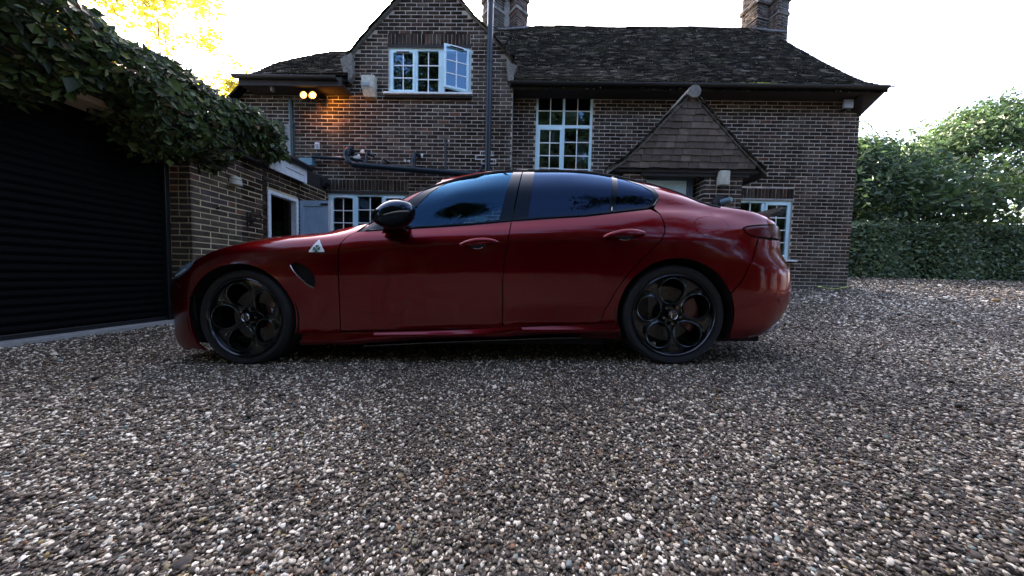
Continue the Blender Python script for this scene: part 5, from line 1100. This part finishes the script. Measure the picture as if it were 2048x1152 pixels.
# door mirrors
for fl in (0,1):
    mm=bpy.data.meshes.new('door_mirror'); bm=bmesh.new(); bmesh.ops.create_uvsphere(bm,u_segments=40,v_segments=24,radius=1)
    cx,cy,cz=1.083,-.125,.957
    for v in bm.verts:
        x,y,z=v.co; k=1.0
        X=x*.134*(1-.08*z); Z=z*(.080 if z>0 else .084)*(1-.16*x*(1 if x<0 else .3)*0-.0)
        if x<0: Z*=1-.38*x*x
        if x>.6: X=.134*(.6+(x-.6)*.8)
        Y=y*.095*(1 if x<.5 else 1-.1*(x-.5)); Z+=.018*x-.0*x*x
        v.co=Vector((cx+X+.012,cy+Y,cz+Z))
    if fl:
        for v in bm.verts: v.co.y=2*CW-v.co.y
        bmesh.ops.reverse_faces(bm,faces=bm.faces[:])
    bm.to_mesh(mm); bm.free(); mm.materials.append(M_mirror); mm.polygons.foreach_set('use_smooth',[True]*len(mm.polygons)); mo=link(bpy.data.objects.new('door_mirror',mm),car)
    Yf=lambda y: y if not fl else 2*CW-y
    q=[(cx+.02*0+X_,Yf(cy-.093),cz+Z_) for X_,Z_ in ((-.01,-.022),(.04,-.010),(.085,-.004),(.118,.0))]
    MB().tube([(a,b if i<3 else Yf(cy-.07),c) for i,(a,b,c) in enumerate(q)],[.002,.004,.0045,.003],8).build('mirror_indicator',simple('clear_indicator',(.25,.22,.2),.2),mo,True)
    MB().add([(.93,Yf(.060),.872),(1.10,Yf(.060),.880),(1.10,Yf(.11),.925),(.93,Yf(.11),.918),(1.0,Yf(-.06),.895),(1.09,Yf(-.06),.898),(1.10,Yf(-.03),.93),(1.0,Yf(-.03),.93)],[(0,1,5,4),(1,2,6,5),(2,3,7,6),(3,0,4,7),(0,3,2,1),(4,5,6,7)]).build('mirror_arm',M_mirror,mo)
# ------------------------------------------------------------ wheels
def wheel(cx,wout,width,fl,phase,steer=0):
    w=empty('wheel'); w.parent=car; w.location=(cx,wout if not fl else 2*CW-wout,.325); w.rotation_euler=(0,0,(math.pi if fl else 0)+steer)
    def B(m,n,mt,sm=True,par=None): 
        o=m.build(n,mt,par or w,sm); return o
    W_=width
    prof=[(.258,.012),(.266,.004),(.280,-.004),(.298,-.006),(.311,.000),(.319,.010),(.324,.022)]
    y=.030
    while y<W_-.03:
        prof+= [(.3255,y),(.3255,y+.030),(.319,y+.032),(.319,y+.039)]; y+=.041
    prof+=[(.324,W_-.02),(.311,W_),(.28,W_+.003),(.258,W_-.01)]
    B(MB().lathe(prof,72),'tyre',M_rub,30)
    # sidewall rings
    B(MB().lathe([(.262,.003),(.2635,-.0015),(.265,.003)],72).lathe([(.300,-.0065),(.302,-.0085),(.304,-.0062)],72),'sidewall_rib',M_rub)
    rim=B(MB().lathe([(.262,.010),(.2635,-.004),(.258,-.008),(.2525,-.004),(.247,.010),(.243,.03),(.236,.06),(.232,W_-.03),(.25,W_-.01),(.258,W_-.012)],72),'rim',M_rim,50)
    # spoke face with five round openings
    dish=lambda r: .040-.030*sstep((r-.05)/.19)+.0*r
    outer=[(.2475*math.cos(t),.2475*math.sin(t)) for t in np.linspace(0,2*math.pi,73)[:-1]]; holes=[]; rings=[]
    for k in range(5):
        a=math.radians(phase+72*k); cxh,czh=.158*math.cos(a),.158*math.sin(a); q=[]
        for t in np.linspace(0,2*math.pi,37)[:-1]:
            rad=.0815*(1+.10*max(0,-math.cos(t-0))**2*0); u=math.cos(t)*.0800*(1.0 if math.cos(t)>0 else 1.10); v=math.sin(t)*.0815*(1 if math.cos(t)>0 else 1-.16*math.cos(t)**2)
            q.append((cxh+u*math.cos(a)-v*math.sin(a),czh+u*math.sin(a)+v*math.cos(a)))
        holes.append(q)
        a2=a+math.radians(36); q2=[]
        for u,v in ((.212,-.012),(.238,-.034),(.2425,0),(.238,.034),(.212,.012),(.198,.0)): q2.append((u*math.cos(a2)-v*math.sin(a2),u*math.sin(a2)+v*math.cos(a2)))
    v,f=cdt_fill(outer,holes,.014); v=np.array(v); r=np.hypot(v[:,0],v[:,1])
    hd=np.full(len(v),9.)
    for h in holes:
        hh=np.array(h); hd=np.minimum(hd,np.sqrt(((v[:,None]-hh[None])**2).sum(-1)).min(1))
    yf=dish(r)-.010*np.clip(1-hd/.016,0,1)*np.clip(1-hd/.016,0,1)*0+.010*np.clip(hd/.02,0,1)
    V=[(a,b,c) for (a,c),b in zip(v,yf)]; F=[tuple(t) for t in f]; n0=len(V); V+=[(a,b+.034,c) for (a,c),b in zip(v,yf)]
    cnt={}
    for t in f:
        for i in range(3): k=tuple(sorted((t[i],t[(i+1)%3]))); cnt[k]=cnt.get(k,0)+1
    for (a,b),c in cnt.items():
        if c==1: F.append((a,b,b+n0,a+n0))
    B(MB().add(V,F),'spokes',M_rim,42,rim)
    m=MB()
    for h in holes:
        hh=h+[h[0],h[1]]; m.tube([(a,float(dish(math.hypot(a,c)))-.0015,c) for a,c in hh],.0032,6,False)
    B(m,'spoke_edge',M_edge,True,rim)
    # hub with round emblem
    hub=B(MB().lathe([(0,.008),(.026,.008),(.030,.012),(.032,.05)],32),'hub_cap',M_rim,True,rim)
    B(MB().lathe([(.0245,.0075),(.0262,.0055),(.028,.0085)],32),'emblem_ring',M_chrome,True,hub)
    e=MB(); 
    for k in range(24):
        pass
    e.box(-.0145,-.0105,.0055,.008,-.017,.017); e.box(-.021,-.003,.0055,.0082,.003,.007)
    e.tube([(.004,.0068,-.016),(.010,.0068,-.010),(.004,.0068,-.004),(.011,.0068,.003),(.005,.0068,.010),(.012,.0068,.015)],.0022,6); e.lathe([(.0225,.0078),(.0232,.0066),(.0240,.0078)],28)
    B(e,'emblem',M_chrome,False,hub)
    m=MB()
    for k in range(5):
        a=math.radians(phase+36+72*k); m.lathe([(.0,.022),(.0095,.022),(.0105,.028),(.0105,.045)],10,'Y',(.057*math.cos(a),0,.057*math.sin(a)))
    B(m,'wheel_bolt',M_gloss,True,rim)
    # drilled disc and caliper
    dv,df=cdt_fill([(.182*math.cos(t),.182*math.sin(t)) for t in np.linspace(0,2*math.pi,61)[:-1]],[[(.09*math.cos(t),.09*math.sin(t)) for t in np.linspace(0,2*math.pi,33)[:-1]]]+[[(rr*math.cos(aa)+.0045*math.cos(t),rr*math.sin(aa)+.0045*math.sin(t)) for t in np.linspace(0,2*math.pi,7)[:-1]] for i in range(18) for rr,aa in ((.115+.012*(i%3),2*math.pi*i/18),(.155+.010*(i%2),2*math.pi*(i+.5)/18))],None)
    m=MB(); m.add([(a,.105,b) for a,b in dv],[tuple(t) for t in df]); B(m,'brake_disc',M_disc,False); B(MB().lathe([(0,.095),(.085,.095),(.095,.108),(.182,.109),(.182,.135)],48),'disc_bell',M_blackmat)
    ca=0 if cx<1 else 0; m=MB(); N=14; V=[]
    for i in range(N+1):
        a=math.radians(-38+76*i/N+(-2)); k=math.sin(math.pi*min(1,max(0,(i+1.2)/(N+2.4))))**.35
        for rr,yy in ((.100+.012*(1-k),.098),(.105,.072),(.150,.060),(.192*(.93+.07*k),.064),(.205*(.93+.07*k),.09),(.205*(.93+.07*k),.15),(.10,.15)): V.append((rr*math.cos(a),yy,rr*math.sin(a)))
    F=[(7*i+k,7*i+(k+1)%7,7*i+7+(k+1)%7,7*i+7+k) for i in range(N) for k in range(7)]+[tuple(range(7)),tuple(7*N+k for k in range(7))]
    m.add(V,F); cal=B(m,'brake_caliper',M_cal,35)
    if not fl and cx<1:
        fc=bpy.data.curves.new('caliper_lettering','FONT'); fc.body='Alfa Romeo'; fc.size=.024; fc.shear=.35; fc.align_x='CENTER'; fc.align_y='CENTER'; fc.extrude=.0006; fc.materials.append(M_wht)
        to=bpy.data.objects.new('caliper_lettering',fc); link(to,cal); to.location=(.152,.0575,.0); to.rotation_euler=Euler((math.pi/2,0,0)); to.rotation_euler=(Matrix.Rotation(math.radians(82),4,'Y')@Matrix.Rotation(math.pi/2,4,'X')).to_euler()
    return w
wheel(0,.036,.245,False,107,math.radians(-2)); wheel(0,.036,.245,True,120); wheel(2.82,.032,.285,False,92); wheel(2.82,.032,.285,True,75)
# cabin
def seat(x,y,rear=False):
    s=MB(); s.box(x-.28,x+.24,y-.25,y+.25,.30,.52,.06); s=s.build('seat',M_seat,car,True)
    M=Matrix.Translation((x+.22,0,.45))@Matrix.Rotation(math.radians(22),4,'Y'); MB().box(-.07,.07,y-.25,y+.25,0,.58,.05,M=M).build('backrest',M_seat,s,True); MB().box(-.05,.05,y-.13,y+.13,.60,.78,.04,M=M).build('headrest',M_seat,s,True)
for y in (.55,2*CW-.55): seat(1.45,y); seat(2.30,y)
MB().box(.55,.95,.14,2*CW-.14,.70,.90,.05).build('dashboard',M_seat,car,True); m=MB(); n=24
m.tube([(1.02+.0*math.cos(t)+.06*math.sin(t),2*CW-.50+.17*math.cos(t),.86+.16*math.sin(t)) for t in np.linspace(0,2*math.pi,n)],.014,8,False); m.build('steering_wheel',M_seat,car,True)
for fl in (0,1): MB().box(.62,2.7,.13 if not fl else 2*CW-.16,.16 if not fl else 2*CW-.13,.17,.885,.004).build('door_lining',M_seat,car)
MB().box(2.62,2.72,.2,2*CW-.2,.4,.98).build('parcel_shelf',M_seat,car)
